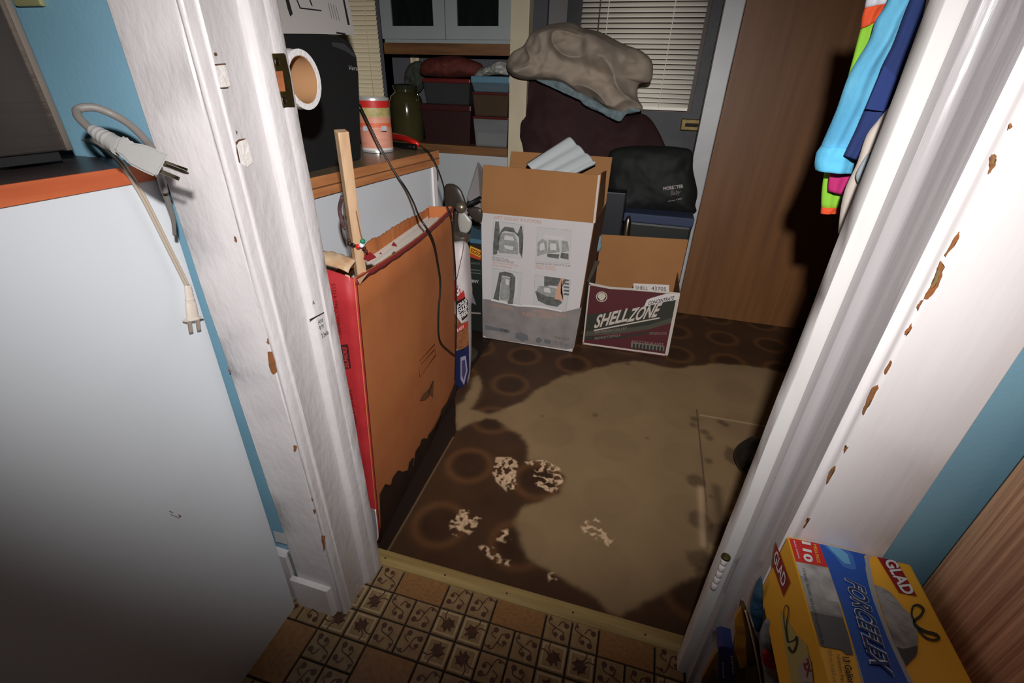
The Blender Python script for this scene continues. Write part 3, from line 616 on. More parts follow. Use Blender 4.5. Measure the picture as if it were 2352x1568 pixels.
decal('top_strip', AP([(761, 96), (790, 100), (815, 124), (818, 134), (790, 116), (762, 105)], XM), mat('grey_trim_strip', (66, 66, 68), .4), ma)
tpx('lettering', 'Veru', (798, 160), (820, 162), (799, 150), XM, mat('pale_print', (190, 190, 190), .6), ma, off=.002); settle(ma)
pp = AP([(632, -14), (795, -14), (806, 26), (814, 80), (772, 79), (712, 77), (652, 77)], ('x', -.742))
ps = empty('paper_sheet', (-.742, .95, 1.1)); tag(ps, 'white printed paper sheet hanging above the black appliance', 'paper')
PAPER = mat('white_paper', (196, 190, 188), .8, bump=.1)
bm = bmesh.new(); a = [bm.verts.new(p) for p in pp]; b = [bm.verts.new(p-np.array((.001, 0, 0))) for p in pp]; bm.faces.new(a); bm.faces.new(b[::-1])
for i in range(len(pp)): bm.faces.new((a[i], a[(i+1) % len(pp)], b[(i+1) % len(pp)], b[i]))
bmo('sheet', bm, PAPER, ps)
XP = ('x', -.7418)
decals('printed_drawing', [AP(p, XP) for p in ([(654, -5), (662, -5), (672, 32), (666, 38), (660, 20)], [(680, 0), (683, 0), (690, 17), (738, 23), (738, 26), (688, 20)], [(708, -5), (711, -5), (718, 14), (714, 12)], [(786, -5), (790, -5), (803, 57), (798, 57)], [(772, 73), (793, 76), (793, 80), (772, 77)])], INK, ps)
for r_ in range(4):
    decals('printed_text', [AP([(752+r_*6, 5+r_*3), (753.5+r_*6, 5+r_*3), (762+r_*6, 42+r_*2), (760.5+r_*6, 42+r_*2)], XP)], mat('grey_print', (130, 126, 124), .8), ps)
settle(ps)
# paper roll at the jamb
rc = AT(698, 184, ('x', -.492)); tp = empty('tape_roll', tuple(rc)); tag(tp, 'white paper roll with a cardboard core beside the strike plate', 'roll')
Mx = frame((-.5655, rc[1], rc[2]), (1, .0, 0))
RR = .038
prof = [(RR*.80, 0), (RR, .0), (RR, .002)]+[(RR+(.0004 if i % 2 else -.0006), .004+.06*i/12) for i in range(13)]+[(RR, .074), (RR*.80, .074)]
lathe('paper_wrap', prof+[(RR*.80, .074), (RR*.80, 0)], mat('white_wrap', (226, 222, 222), .8, bump=.6, bscale=200, stretch=(.1, 1, 1)), tp, 40, Mx)
lathe('core', [(RR*.80, .001), (RR*.80, .073), (RR*.77, .073), (RR*.77, .001), (RR*.80, .001)], mat('cardboard_core', (176, 132, 92), .85, var=.1), tp, 40, Mx)
lathe('core_end', [(0, .004), (RR*.78, .004), (RR*.78, .006), (0, .006)], mat('cardboard_core', (0, 0, 0)), tp, 40, Mx); settle(tp)
# can
ca_ = AT(868, 351, ('z', .84)); ca_ = np.array((-.800, 1.335, .8405)); R_ = .047
cc = empty('food_can', tuple(ca_)); tag(cc, 'pink labelled tin can with a red band on the left worktop', 'can')
zt = AT(868, 224, ('y', 1.31))[2]; hcan = max(.13, zt-.8405)
MC = Matrix.Translation(ca_)
lathe('can_body', [(0, 0), (R_, 0), (R_, .004), (R_*.985, .008), (R_*.985, hcan-.008), (R_, hcan-.003), (R_*.97, hcan), (R_*.92, hcan-.004), (0, hcan-.004)], mat('white_tin_rim', (214, 210, 206), .3, metal=.5), cc, 40, MC)
def bandm(n, z0, z1, c, **k): lathe(n, [(R_*.988, z0), (R_*.993, z0), (R_*.993, z1), (R_*.988, z1)], mat('can_'+n, c, .5, **k), cc, 40, MC)
bandm('label', .012, hcan-.05, (226, 160, 136), rgb2=(214, 140, 116), vscale=60, stretch=(.2, .2, 3)); bandm('green_band', hcan-.05, hcan-.026, (196, 178, 122), rgb2=(160, 150, 90), vscale=60); bandm('red_band', hcan-.026, hcan-.008, (200, 40, 36)); bandm('white_rim', .004, .012, (220, 214, 212))
lathe('orange_stripe', [(R_*.990, .068), (R_*.997, .068), (R_*.997, .080), (R_*.990, .080)], mat('can_orange', (226, 112, 72), .5), cc, 40, MC)
for (px, w_) in ((842, 5), (884, 6)):
    pl = ('y', ca_[1]-R_*.98); decal('label_square', AP([(px-w_, 289), (px+w_, 289), (px+w_, 300), (px-w_, 300)], pl), mat('pale_blue_square', (190, 196, 208), .6), cc, off=.006)
settle(cc)
# glass jar, red tool with cord
jp = np.array((AT(938, 300, ('y', 2.47))[0], 2.47, .7455))
jt = AT(938, 192, ('y', 2.47))[2]-.7455; jw = (AT(973, 250, ('y', 2.47))[0]-AT(905, 250, ('y', 2.47))[0])/2
jr_ = empty('glass_jar', tuple(jp)); tag(jr_, 'dim olive glass jar with a clasp lid left of the storage bins', 'jar')
MJ = Matrix.Translation(jp)
lathe('jar_body', [(0, 0), (jw*.92, 0), (jw, .01), (jw, jt*.68), (jw*.9, jt*.78), (jw*.62, jt*.86), (jw*.62, jt*.9), (0, jt*.9)], mat('olive_glass', (64, 60, 36), .12, coat=.6, var=.3), jr_, 32, MJ)
lathe('jar_lid', [(0, jt*.9), (jw*.7, jt*.9), (jw*.72, jt*.97), (jw*.4, jt), (0, jt)], mat('dark_glass_lid', (46, 48, 38), .1), jr_, 32, MJ)
tube('clasp', [jp+(jw*.6, -.02, jt*.86), jp+(jw*.95, -.03, jt*.84), jp+(jw*1.0, -.02, jt*.7)], .003, STEEL, jr_); settle(jr_)
rt = empty('red_tool', tuple(AT(940, 325, ('z', .85)))); tag(rt, 'red and black handled tool lying at the end of the left worktop', 'tool')
tube('handle', [AT(904, 313, ('z', .862)), AT(930, 318, ('z', .866)), AT(950, 326, ('z', .862)), AT(963, 333, ('z', .854))], lambda t: .012-.005*t, mat('red_plastic', (196, 34, 26), .3), rt)
tube('grip', [AT(900, 330, ('z', .850)), AT(930, 335, ('z', .851)), AT(955, 338, ('z', .850))], .0095, BLACKG, rt); settle(rt)
CORD = mat('black_cord_rubber', (30, 27, 24), .35)
# storage bins on the back counter, colours darkened for the shade under the cabinet
CLR = lambda n, c: mat(n, c, .2, alpha=.55, var=.1)
def tbin(name, px0, px1, pyb, pyt, y, d_, body, lid, label, lidh=.03, cont=None, z0=None):
    p = AT(px0, pyb, ('y', y)); q_ = AT(px1, pyb, ('y', y)); zt_ = AT((px0+px1)/2, pyt, ('y', y))[2]; zb = p[2] if z0 is None else z0
    r = empty(name, (p[0], y, zb)); tag(r, label, 'storage bin', 'storage bins on the back counter')
    t_ = .006; x0_, x1_ = p[0], q_[0]
    bm = bmesh.new(); V = lambda x, yy, z: bm.verts.new((x, yy, z)); o = .93
    cx_, cy_ = (x0_+x1_)/2, y+d_/2; hx, hy = (x1_-x0_)/2, d_/2
    rings = []
    for z, s_ in ((zb, .90), (zt_-lidh, 1.0), (zt_-lidh, .96), (zb+.005, .87)):
        rings.append([V(cx_+sx*hx*s_, cy_+sy*hy*s_, z) for sx, sy in ((-1, -1), (1, -1), (1, 1), (-1, 1))])
    for a, b in zip(rings[:-1], rings[1:]):
        for k in range(4): bm.faces.new((a[k], a[(k+1) % 4], b[(k+1) % 4], b[k]))
    bm.faces.new(rings[0][::-1]); bm.faces.new(rings[-1]); bmo('tub', bm, body, r)
    box('lid', (x0_-.004, y-.006, zt_-lidh), (x1_+.004, y+d_+.004, zt_), lid, r, bevel=.006)
    if cont: box('contents', (x0_+hx*.14, y+d_*.1, zb+.008), (x1_-hx*.14, y+d_*.9, zb+(zt_-zb)*cont[1]), cont[0], r)
    settle(r); return zt_
REDP = mat('shaded_red_plastic', (90, 26, 22), .4); MAR = mat('maroon_tub', (44, 20, 20), .45)
z1 = tbin('storage_bin', 972, 1082, 318, 240, 2.42, .25, MAR, mat('maroon_lid', (58, 20, 20), .4), 'shaded maroon storage bin at the bottom of the back counter stack', z0=.7455)
z2 = tbin('storage_bin', 975, 1080, 238, 180, 2.42, .25, CLR('shaded_grey_tub', (66, 66, 66)), REDP, 'grey clear storage bin stacked above the maroon one', z0=z1+.001, lidh=.02)
WHC = mat('white_contents', (210, 208, 206), .8, bump=1, bscale=60)
z3 = tbin('storage_bin', 1088, 1166, 322, 268, 2.40, .22, CLR('clear_tub', (130, 132, 132)), mat('shaded_red_lid', (80, 26, 26), .4), 'clear storage bin with white contents at the bottom right of the back counter', z0=.7455, cont=(WHC, .45), lidh=.012)
z4 = tbin('storage_bin', 1086, 1168, 262, 212, 2.40, .22, CLR('brownish_tub', (88, 72, 56)), mat('shaded_red_lid', (0, 0, 0)), 'brownish clear storage bin in the middle of the right stack', z0=z3+.001, lidh=.012, cont=(mat('brown_contents', (96, 70, 44), .8, var=.4), .8))
z5 = tbin('storage_bin', 1084, 1170, 205, 175, 2.40, .22, CLR('pale_tub', (104, 122, 132)), mat('pale_blue_lid', (88, 124, 142), .4), 'pale blue lidded storage bin topmost of the right stack', z0=z4+.001, lidh=.03)
# red carton-like bag tent on top of the left stack, red darkened for that shade
rb_ = blob('red_bag', [(968, 170), (975, 140), (1010, 130), (1050, 128), (1085, 138), (1108, 150), (1100, 172), (1060, 178), (1010, 178)], ('y', 2.48), .08, mat('shaded_red_fabric', (98, 40, 28), .8, rgb2=(70, 26, 20), vscale=20), None, amp=.012, freq=25, na=60, nr=12); tag(rb_, 'crumpled shaded red bag on top of the left bin stack', 'bag')
cb = blob('plastic_bag', [(1092, 178), (1100, 160), (1125, 150), (1150, 140), (1176, 150), (1172, 172), (1135, 172)], ('y', 2.46), .04, mat('grey_plastic_film', (160, 156, 154), .4, rgb2=(110, 110, 100), vscale=30), None, amp=.015, freq=40, na=60, nr=12); tag(cb, 'crumpled pale plastic bag on the blue lidded bin', 'bag')
gb = blob('dark_green_bag', [(930, 180), (940, 150), (965, 140), (978, 165), (975, 195), (958, 215), (935, 205)], ('y', 2.64), .04, mat('dark_green_cloth', (52, 56, 46), .8), None, amp=.015, freq=40, na=60, nr=12); tag(gb, 'dark bundle left of the bin stack', 'bag')
sw_ = empty('wall_outlet', (-1.2, 2.73, 1.1)); tag(sw_, 'cream wall outlet above the bins', 'outlet')
pO = AP([(941, 114), (960, 114), (962, 142), (944, 145)], ('y', 2.73)); lo_ = np.min(pO, 0); hi_ = np.max(pO, 0)
box('cover_plate', (lo_[0], 2.728, lo_[2]), (hi_[0], 2.736, hi_[2]), mat('cream_plate', (232, 214, 180), .4), sw_, bevel=.003); zc = (lo_[2]+hi_[2])/2
for dz in (-.02, .02): box('socket', ((lo_[0]+hi_[0])/2-.012, 2.725, zc+dz-.012), ((lo_[0]+hi_[0])/2+.012, 2.729, zc+dz+.012), mat('socket_face', (200, 184, 150), .4), sw_, bevel=.002)
settle(sw_)

# ------------------------------------------------------------------ the tall orange carton with a red edge
ct = empty('display_board_carton', (-.55, .95, 0)); tag(ct, 'tall flat orange-brown carton with a red edge, torn open at the top', 'carton')
BR0, TR0 = np.array((-.509, .645, .0)), AT(812, 640, ('y', .645)); BF, TF = np.array((-.563, 1.300, .0)), AT(1040, 474, ('y', 1.30))
BL0, TL0 = np.array((-.585, .648, .0)), np.array((TR0[0]-.088, .648, AT(748, 612, ('y', .648))[2])); BG, TG = np.array((-.640, 1.302, 0)), AT(984, 474, ('y', 1.302))
N_ = 60
def edgecurve(a, b, dip=0.0, jag=0.0, seed=0):
    out = []
    for i in range(N_+1):
        t = i/N_; p = a+(b-a)*t; p = p.copy(); p[2] += -dip*math.sin(math.pi*t)+jag*(mnoise.noise(Vector((t*30, seed, 0)))+.6*mnoise.noise(Vector((t*90, seed, 3)))); out.append(p)
    return out
CRD = CARD_ORANGE
top = edgecurve(TR0, TF, .012, .0012, 1); bot = edgecurve(BR0, BF)
g = [[b*(1-v)+t_*v for v in np.linspace(0, 1, 12)] for b, t_ in zip(bot, top)]
for i, row in enumerate(g):
    for j, p in enumerate(row): p[0] += .010*math.sin(math.pi*i/N_)*math.sin(math.pi*j/11)
face = sheet('front_panel', g, CRD, ct, .004)
FP = (BR0, np.cross(BF-BR0, TR0-BR0)); FN = toward(BR0, FP[1])
# position on the curved face for decals: follow the bulge
def onface(px, py, off=.0):
    p = AT(px, py, FP); u = np.clip((p[1]-.645)/.655, 0, 1); v = np.clip(p[2]/.72, 0, 1)
    return p+FN*(.010*math.sin(math.pi*u)*math.sin(math.pi*v)+.003+off)
def stuckon(name, pts, m, off=0, sub=1):
    P = [onface(x, y, off) for x, y in pts]; bm = bmesh.new(); f = bm.faces.new([bm.verts.new(p) for p in P]); bmesh.ops.triangulate(bm, faces=[f]); return bmo(name, bm, m, ct)
jag = [(868, 1135), (880, 1110), (893, 1113), (897, 1095), (909, 1078), (920, 1082), (933, 1078), (934, 1062), (942, 1050), (949, 1052), (948, 1038), (954, 1026), (959, 1022), (962, 1008), (970, 1004), (978, 1008), (980, 996), (988, 990), (990, 984), (998, 988), (1004, 970), (1012, 953), (1010, 940), (1018, 930), (1026, 925), (1032, 905), (1038, 890), (1044, 868)]
low = [(1046, 905), (1010, 975), (965, 1060), (920, 1145), (873, 1240)]
# wet stain built as its own strip of triangles following the face
def stain(name, up, dn, m, off):
    bm = bmesh.new(); n = 80
    U_ = cr([(x, y, 0) for x, y in up], 4); D_ = cr([(x, y, 0) for x, y in dn[::-1]], 8)
    def rs(L, n):
        L = np.array(L); s_ = np.concatenate([[0], np.cumsum(np.linalg.norm(np.diff(L, axis=0), axis=1))]); q = np.linspace(0, s_[-1], n); return np.stack([np.interp(q, s_, L[:, k]) for k in (0, 1)], 1)
    up_ = [(x, y, 0) for x, y in up]; A = rs(up_, n); B = rs(D_, n); rows = []
    for a, b in zip(A, B): rows.append([bm.verts.new(onface(*(a*(1-t)+b*t), off)) for t in np.linspace(0, 1, 6)])
    for a, b in zip(rows[:-1], rows[1:]):
        for k in range(5): bm.faces.new((a[k], a[k+1], b[k+1], b[k]))
    return bmo(name, bm, m, ct, smooth=True)
stain('water_stain', jag, low, mat('soaked_cardboard', (58, 36, 24), .55, rgb2=(44, 27, 18), vscale=12), .0006)
# red edge side facing the door
RED = mat('red_printed_card', (178, 46, 50), .6, rgb2=(164, 38, 44), vscale=20, bump=.2, bscale=60)
gl = [[a*(1-v)+b*v for v in np.linspace(0, 1, 14)] for a, b in zip([BL0*(1-u)+BR0*u for u in np.linspace(0, 1, 6)], [TL0*(1-u)+TR0*u+np.array((0, -.004*math.sin(math.pi*u), .004*math.sin(3*u))) for u in np.linspace(0, 1, 6)])]
side = sheet('red_side', gl, RED, ct, .004)
e_ = [g[0][j]+FN*.0026 for j in range(12)]
sheet('red_corner_fold', [[p+np.array((.0, .0, 0)) for p in e_], [p+(g[2][j]-g[0][j])*(.30)+FN*.0002 for j, p in enumerate(e_)]], mat('red_fold', (168, 44, 48), .6), ct, .001)
pe = [top[i]+FN*.0027 for i in range(N_+1)]
sheet('red_top_edge', [[p for p in pe], [p-np.array((0, 0, .012+.003*mnoise.noise(Vector((i*.3, 0, 0))))) for i, p in enumerate(pe)]], mat('dark_red_edge', (142, 44, 44), .6), ct, .001)
SP = (TR0, np.cross(TL0-TR0, BR0-TR0)); SD = mat('dark_red_print', (112, 30, 34), .7)
def onside(px, py): return AT(px, py, SP)
def stext(s, a, b, c, m=SD, **k): return text('lettering', s, onside(*a), onside(*b), onside(*c), m, ct, off=.0085, **k)
def _unused(): pass
stext("Elmer's Products, Inc", (764, 780), (754, 648), (757, 781)); stext('Columbus, Ohio 43215', (793, 772), (778, 646), (783, 773)); stext('Display & Foam Board', (828, 972), (815, 890), (820, 972))
decal('brand_block', [onside(x, y) for x, y in ((782, 788), (805, 786), (812, 840), (791, 842))], mat('black_red_block', (70, 26, 28), .6), ct, off=.0080)
text('lettering', "ELMERS", onside(808, 839), onside(802, 790), onside(799, 840), mat('red_letter', (190, 60, 60), .6), ct, off=.0090, bold=.02, shear=.3)
stext('foam board', (800, 868), (794, 846), (793, 869))
tail = decals('torn_corner', [[onside(x, y) for x, y in ((795, 628), (806, 632), (803, 660), (806, 700), (801, 660))], [onface(x, y, .001) for x, y in ((812, 640), (826, 632), (840, 622), (826, 640), (818, 652))]], mat('torn_card_fibre', (216, 176, 138), .9), ct, off=.003)
# back panel, torn along its top, and the end panel
TBx = [AT(x, y, ('x', -.632)) for x, y in ((748, 608), (760, 590), (782, 595), (800, 565), (835, 545), (850, 540), (880, 524), (910, 508), (950, 492), (985, 475))]
zb_ = np.interp(np.linspace(.65, 1.302, N_+1), [p[1] for p in TBx], [p[2] for p in TBx])
BKt = []
for i in range(N_+1):
    t = i/N_; p = BL0*(1-t)+BG*t; BKt.append(np.array((p[0]+(TG[0]-BG[0])*.98*(1-t)*0+(TG[0]-BG[0])*t, p[1], zb_[i]+.004*mnoise.noise(Vector((t*40, 7, 0)))+.004*mnoise.noise(Vector((t*110, 7, 0))))))
sheet('back_panel', [[BL0*(1-i/N_)+BG*(i/N_), BKt[i]] for i in range(N_+1)], CARD_ORANGE, ct, .004)
quad('end_panel', [BF, BG, TG, TF], CARD_ORANGE, ct, .004)
for k_ in range(5):
    off_ = .012+.0112*k_; wv = (k_+.6)/5
    a0 = BL0*(1-wv)+BR0*wv+np.array((0, .012, 0)); a1 = BG*(1-wv)+BF*wv+np.array((0, -.012, 0)); lean = np.array(((TR0-BR0)[0]*.6*wv, 0, 0))
    quad('foam_board', [a0, a1, a1+lean*.4+np.array((0, 0, zb_[-1]-.022-.003*(k_ % 2))), a0+lean+np.array((0, 0, zb_[9]-.022+.003*(k_ % 2)))], mat('white_foam_board', (236, 228, 218), .7), ct, .0105)
flap = sheet('torn_flap', [[np.array((TL0[0]+.004+.07*u, .652+.045*v, TL0[2]+.004+.012*math.sin(3*v)-.012*u*u+.004*mnoise.noise(Vector((u*6, v*6, 1))))) for v in np.linspace(0, 1, 8)] for u in np.linspace(0, 1, 8)], mat('peeled_card', (200, 176, 146), .9, rgb2=(176, 132, 92), vscale=40), ct, .002)
decals('torn_red_paper', [[onface(x, y, .0005) for x, y in ((829, 592), (836, 580), (846, 578), (860, 590), (840, 600))], [onface(x, y, .0005) for x, y in ((894, 563), (899, 554), (905, 560), (908, 566))], [onface(x, y, .0005) for x, y in ((866, 583), (869, 578), (873, 582))]], RED, ct, off=.001)
stuckon('printed_mark', [(967, 916), (984, 872), (987, 874), (976, 905), (972, 900)], mat('black_brown_print', (84, 50, 30), .8), .0012)
stuckon('printed_mark', [(978, 888), (987, 872), (986, 912), (980, 904), (968, 916), (954, 918), (960, 905)], mat('brown_print', (120, 72, 40), .8), .0010)
for a, b in (((950, 827), (989, 787)), ((989, 787), (991, 812)), ((991, 812), (953, 862)), ((953, 862), (950, 827)), ((956, 832), (988, 800))):
    A = onface(*a, .0010); B = onface(*b, .0010); tube('printed_outline', [A, B], .0007, mat('brown_line', (130, 76, 40), .8), ct, smoothpath=False, seg=4)
settle(ct)
OF = lambda x, y: onface(x, y, .0065)
c1o = tube('power_cord', [AT(826, 240, ('x', -.742)), AT(845, 280, ('x', -.715)), AT(872, 335, ('x', -.69)), AT(902, 388, ('x', -.66)), AT(932, 432, ('x', -.625)), AT(950, 466, ('x', -.57)), AT(964, 500, ('x', -.505)), OF(980, 545)+FN*.004, OF(994, 600), OF(999, 650), OF(993, 720), OF(996, 778), OF(1020, 803), OF(1038, 815)], .0026, CORD, n=8)
tag(c1o, 'black cord running from the black appliance over the front of the orange carton', 'cord', 'black cords hanging from the left worktop')
c2o = tube('power_cord', [AT(958, 330, ('z', .85)), AT(985, 350, ('z', .848)), AT(1003, 382, ('x', -.628)), AT(1018, 425, ('x', -.595)), AT(1024, 465, ('x', -.548)), OF(1027, 500)+FN*.003, OF(1033, 560), OF(1038, 640), OF(1040, 760), OF(1038, 870)], .0023, CORD, n=8)
tag(c2o, 'black cord dropping from the worktop end along the far edge of the orange carton', 'cord', 'black cords hanging from the left worktop')
# stick with beads
st0 = AT(826, 612, ('y', .69)); st1 = AT(784, 300, ('y', .655)); ax = nrm(st1-st0)
stick = empty('wooden_stick', tuple(st0)); tag(stick, 'square wooden stick standing in the torn carton', 'stick')
Ms = frame(st0-ax*.12, ax, (.80, -.6, 0)); L_ = np.linalg.norm(st1-st0)+.12
bm = bmesh.new(); add_box(bm, (-.0085, -.0085, 0), (.0085, .0085, L_), .0014, Ms); sk = bmo('shaft', bm, wood('raw_pine', (206, 172, 138), (184, 148, 114), (1, 1, .1), 60), stick); settle(stick)
bd = empty('bead_bracelet', tuple(AT(835, 562, ('y', .665)))); tag(bd, 'string of coloured beads tied round the wooden stick', 'bracelet')
P_ = ('y', .672)
for (px, py, r_, n_, c_) in ((803, 560, .0042, 'dark_bead', (40, 28, 24)), (812, 563, .0044, 'black_bead', (28, 24, 24)), (822, 566, .0044, 'red_bead', (200, 34, 34)), (831, 563, .0046, 'white_bead', (222, 226, 232)), (833, 554, .0046, 'green_bead', (36, 128, 92)), (801, 552, .0036, 'brown_bead', (66, 48, 36)), (836, 570, .0036, 'wine_bead', (70, 30, 32)), (840, 577, .0036, 'wine_bead', (70, 30, 32))):
    c_w = AT(px, py, P_); lathe('bead', [(0, -r_*.8), (r_*.6, -r_*.8), (r_, -r_*.35), (r_, r_*.35), (r_*.6, r_*.8), (0, r_*.8)], mat(n_, c_, .2, coat=.5), bd, 14, Matrix.Translation(c_w) @ Matrix.Rotation(1.1, 4, 'Y'))
tube('string', [AT(805, 438, P_), AT(810, 452, P_), AT(820, 495, P_), AT(828, 535, P_), AT(832, 548, P_)], .0009, mat('brown_string', (120, 84, 62), .8), bd)
tube('string', [AT(801, 552, ('y', .69)), AT(796, 535, ('y', .70)), AT(792, 500, ('y', .70)), AT(789, 470, ('y', .70))], .0014, mat('dark_string', (84, 70, 62), .8), bd)
tube('braided_tail', [AT(786, 452, ('y', .70)), AT(780, 480, ('y', .71)), AT(786, 510, ('y', .71)), AT(793, 525, ('y', .70))], .0035, mat('purple_brown_braid', (90, 64, 62), .9, bump=1, bscale=300), bd); settle(bd)
# small white metal bracket at the foot of the jamb
br = empty('metal_bracket', tuple(AT(862, 1220, ('y', .61)))); tag(br, 'small pale metal bracket at the foot of the left jamb', 'bracket')
pb = AP([(850, 1168), (862, 1170), (868, 1232), (858, 1245), (852, 1240)], ('y', .612)); decb = quad('plate', [pb[0], pb[1], pb[2], pb[3]], mat('pale_metal', (196, 196, 200), .35, metal=.6), br, .002)
tube('rim', [pb[1], pb[2], pb[3]], .0015, WHITE_TRIM, br); settle(br)

# ------------------------------------------------------------------ pet food bag, fan and boxes
BAGW = mat('white_bag_plastic', (206, 196, 196), .45, bump=.3, bscale=30)
pf = empty('printed_bag', (-.57, 1.40, 0)); tag(pf, 'tall white printed bag standing behind the end of the orange carton', 'bag')
blob('bag_body', [(1010, 560), (1040, 556), (1070, 560), (1076, 620), (1080, 680), (1077, 720), (1078, 780), (1077, 850), (1072, 885), (1055, 896), (1034, 896), (1026, 850), (1024, 700), (1024, 600)], ('y', 1.40), .05, BAGW, pf, amp=.006, freq=20, power=.35, TB=.06)
BP = ('y', 1.345)
decal('red_panel', AP([(1044, 640), (1050, 655), (1066, 668), (1070, 690), (1052, 700), (1044, 690)], BP), mat('red_bag_print', (176, 48, 46), .5), pf)
decal('black_panel', AP([(1046, 694), (1068, 682), (1075, 690), (1074, 724), (1062, 736), (1056, 720)], BP), mat('bag_black', (30, 26, 26), .5), pf, off=.001)
decal('brown_panel', AP([(1042, 716), (1060, 742), (1076, 736), (1077, 790), (1062, 805), (1044, 800)], BP), mat('bag_brown', (112, 66, 40), .5, rgb2=(150, 96, 60), vscale=40), pf)
decal('blue_panel', AP([(1044, 805), (1062, 802), (1077, 792), (1078, 850), (1072, 880), (1058, 892), (1044, 880)], BP), mat('bag_blue', (30, 36, 74), .45), pf)
decal('oval_outline', AP([(1058, 820), (1070, 816), (1074, 850), (1066, 884), (1058, 870)], BP), mat('bag_lilac', (150, 140, 160), .5), pf, off=.001)
decal('oval_inner', AP([(1061, 828), (1068, 825), (1071, 850), (1065, 872), (1061, 860)], BP), mat('bag_blue_2', (66, 60, 96), .5), pf, off=.0015)
WHL = mat('white_lettering', (224, 220, 218), .6)
tpx('lettering', 'Grill', (1050, 682), (1064, 668), (1044, 658), BP, WHL, pf, off=.002, bold=.03)
tpx('lettering', 'BONUS', (1051, 708), (1074, 692), (1048, 700), BP, WHL, pf, off=.002, bold=.03)
tpx('lettering', 'SIZE', (1056, 719), (1075, 704), (1053, 709), BP, WHL, pf, off=.002, bold=.03); tpx('lettering', 'FREE', (1060, 733), (1075, 718), (1057, 722), BP, WHL, pf, off=.002, bold=.03)
decal('red_label', AP([(1048, 752), (1074, 740), (1075, 748), (1050, 764)], BP), MATS['red_bag_print'], pf, off=.001); tpx('lettering', 'BABY', (1051, 762), (1067, 752), (1050, 755), BP, WHL, pf, off=.002); settle(pf)
tl_ = tube('thin_cord', [AT(1066, 545, ('y', 1.36)), AT(1064, 570, ('y', 1.345)), AT(1057, 605, ('y', 1.34)), AT(1049, 640, ('y', 1.335))], .0012, mat('red_brown_wire', (120, 70, 60), .5)); tag(tl_, 'thin reddish wire hanging down the white bag', 'wire')
fn = empty('desk_fan', tuple(AT(1062, 480, ('y', 1.55)))); tag(fn, 'small dark fan with broad blades behind the orange carton', 'fan')
FD = mat('dark_fan_plastic', (58, 50, 44), .35)
blob('blade', [(1024, 424), (1040, 422), (1056, 432), (1066, 452), (1070, 470), (1055, 478), (1030, 480), (1021, 470), (1019, 440)], ('y', 1.56), .01, FD, fn, na=50, nr=8)
blob('blade', [(1056, 480), (1066, 486), (1078, 500), (1084, 512), (1078, 530), (1066, 537), (1056, 530), (1052, 505)], ('y', 1.55), .008, mat('fan_blade_sheen', (170, 166, 158), .3), fn, na=50, nr=8)  # this blade is coloured pale to paint in the light it reflects
blob('blade', [(1072, 482), (1090, 475), (1106, 480), (1108, 500), (1100, 510), (1088, 505)], ('y', 1.57), .008, FD, fn, na=50, nr=8)
blob('motor_housing', [(1042, 530), (1060, 533), (1078, 540), (1076, 556), (1058, 560), (1040, 555)], ('y', 1.54), .03, mat('fan_housing', (74, 66, 58), .4), fn, na=50, nr=8)
tube('strut', [AT(1070, 472, ('y', 1.56)), AT(1104, 453, ('y', 1.6))], .006, BLACK, fn, smoothpath=False)
lathe('hub', [(0, 0), (.018, 0), (.02, .012), (.01, .02), (0, .02)], mat('fan_hub', (120, 108, 92), .3, metal=.6), fn, 20, frame(AT(1060, 476, ('y', 1.55)), (.3, -1, .2)))
tube('fan_post', [AT(1048, 485, ('y', 1.57)), AT(1046, 540, ('y', 1.57)), AT(1050, 600, ('y', 1.57)), np.array((AT(1050, 600, ('y', 1.57))[0], 1.57, .02))], .008, FD, fn)
fp_ = AT(1050, 600, ('y', 1.57)); lathe('base', [(0, 0), (.075, 0), (.075, .012), (.03, .022), (0, .022)], FD, fn, 28, Matrix.Translation((fp_[0], 1.57, 0)))
gl_ = AT(1101, 511, ('y', 1.60)); lathe('chrome_cap', [(0, 0), (.006, 0), (.006, .010), (.003, .014), (0, .014)], STEEL, fn, 12, frame(gl_, (.6, -.8, .4))); settle(fn)
def carton(name, px0, px1, zb, zt_, y, d_, m, label):
    x0_ = AT(px0, 640, ('y', y))[0]; x1_ = AT(px1, 640, ('y', y))[0]; r = empty(name, (x0_, y, zb)); tag(r, label, 'box', 'printed boxes piled left of the white carton')
    box('body', (x0_, y, zb), (x1_, y+d_, zt_), m, r, bevel=.002); return r
zf = lambda py, y: AT(1090, py, ('y', y))[2]
DKB = mat('black_box_card', (28, 32, 28), .5)
k1 = carton('product_box', 1000, 1112, .0005, zf(655, 1.80), 1.80, .24, DKB, 'lower black printed box left of the white carton')
decals('pale_print', [AP([(1078, 672), (1086, 676), (1094, 700), (1082, 694)], ('y', 1.80))], mat('grey_violet_print', (120, 112, 122), .6), k1)
decals('bottom_line', [AP([(1074, 716), (1104, 718), (1104, 721), (1074, 719)], ('y', 1.80))], mat('pale_line', (150, 140, 130), .6), k1); settle(k1)
k2 = carton('product_box', 1002, 1112, zf(654, 1.80), zf(598, 1.80), 1.80, .24, mat('green_black_card', (36, 44, 38), .5), 'middle dark green box left of the white carton')
tpx('lettering', 'HINV', (1079, 648), (1099, 650), (1079, 641), ('y', 1.80), WHL, k2); tpx('lettering', 'ENGINE OIL', (1077, 606), (1103, 607), (1077, 602), ('y', 1.80), mat('grey_lettering', (110, 116, 110), .6), k2)
decals('pale_line', [AP([(1076, 618+k*7), (1104, 620+k*7), (1104, 621.5+k*7), (1076, 619.5+k*7)], ('y', 1.80)) for k in range(2)], mat('grey_lettering', (0, 0, 0)), k2); settle(k2)
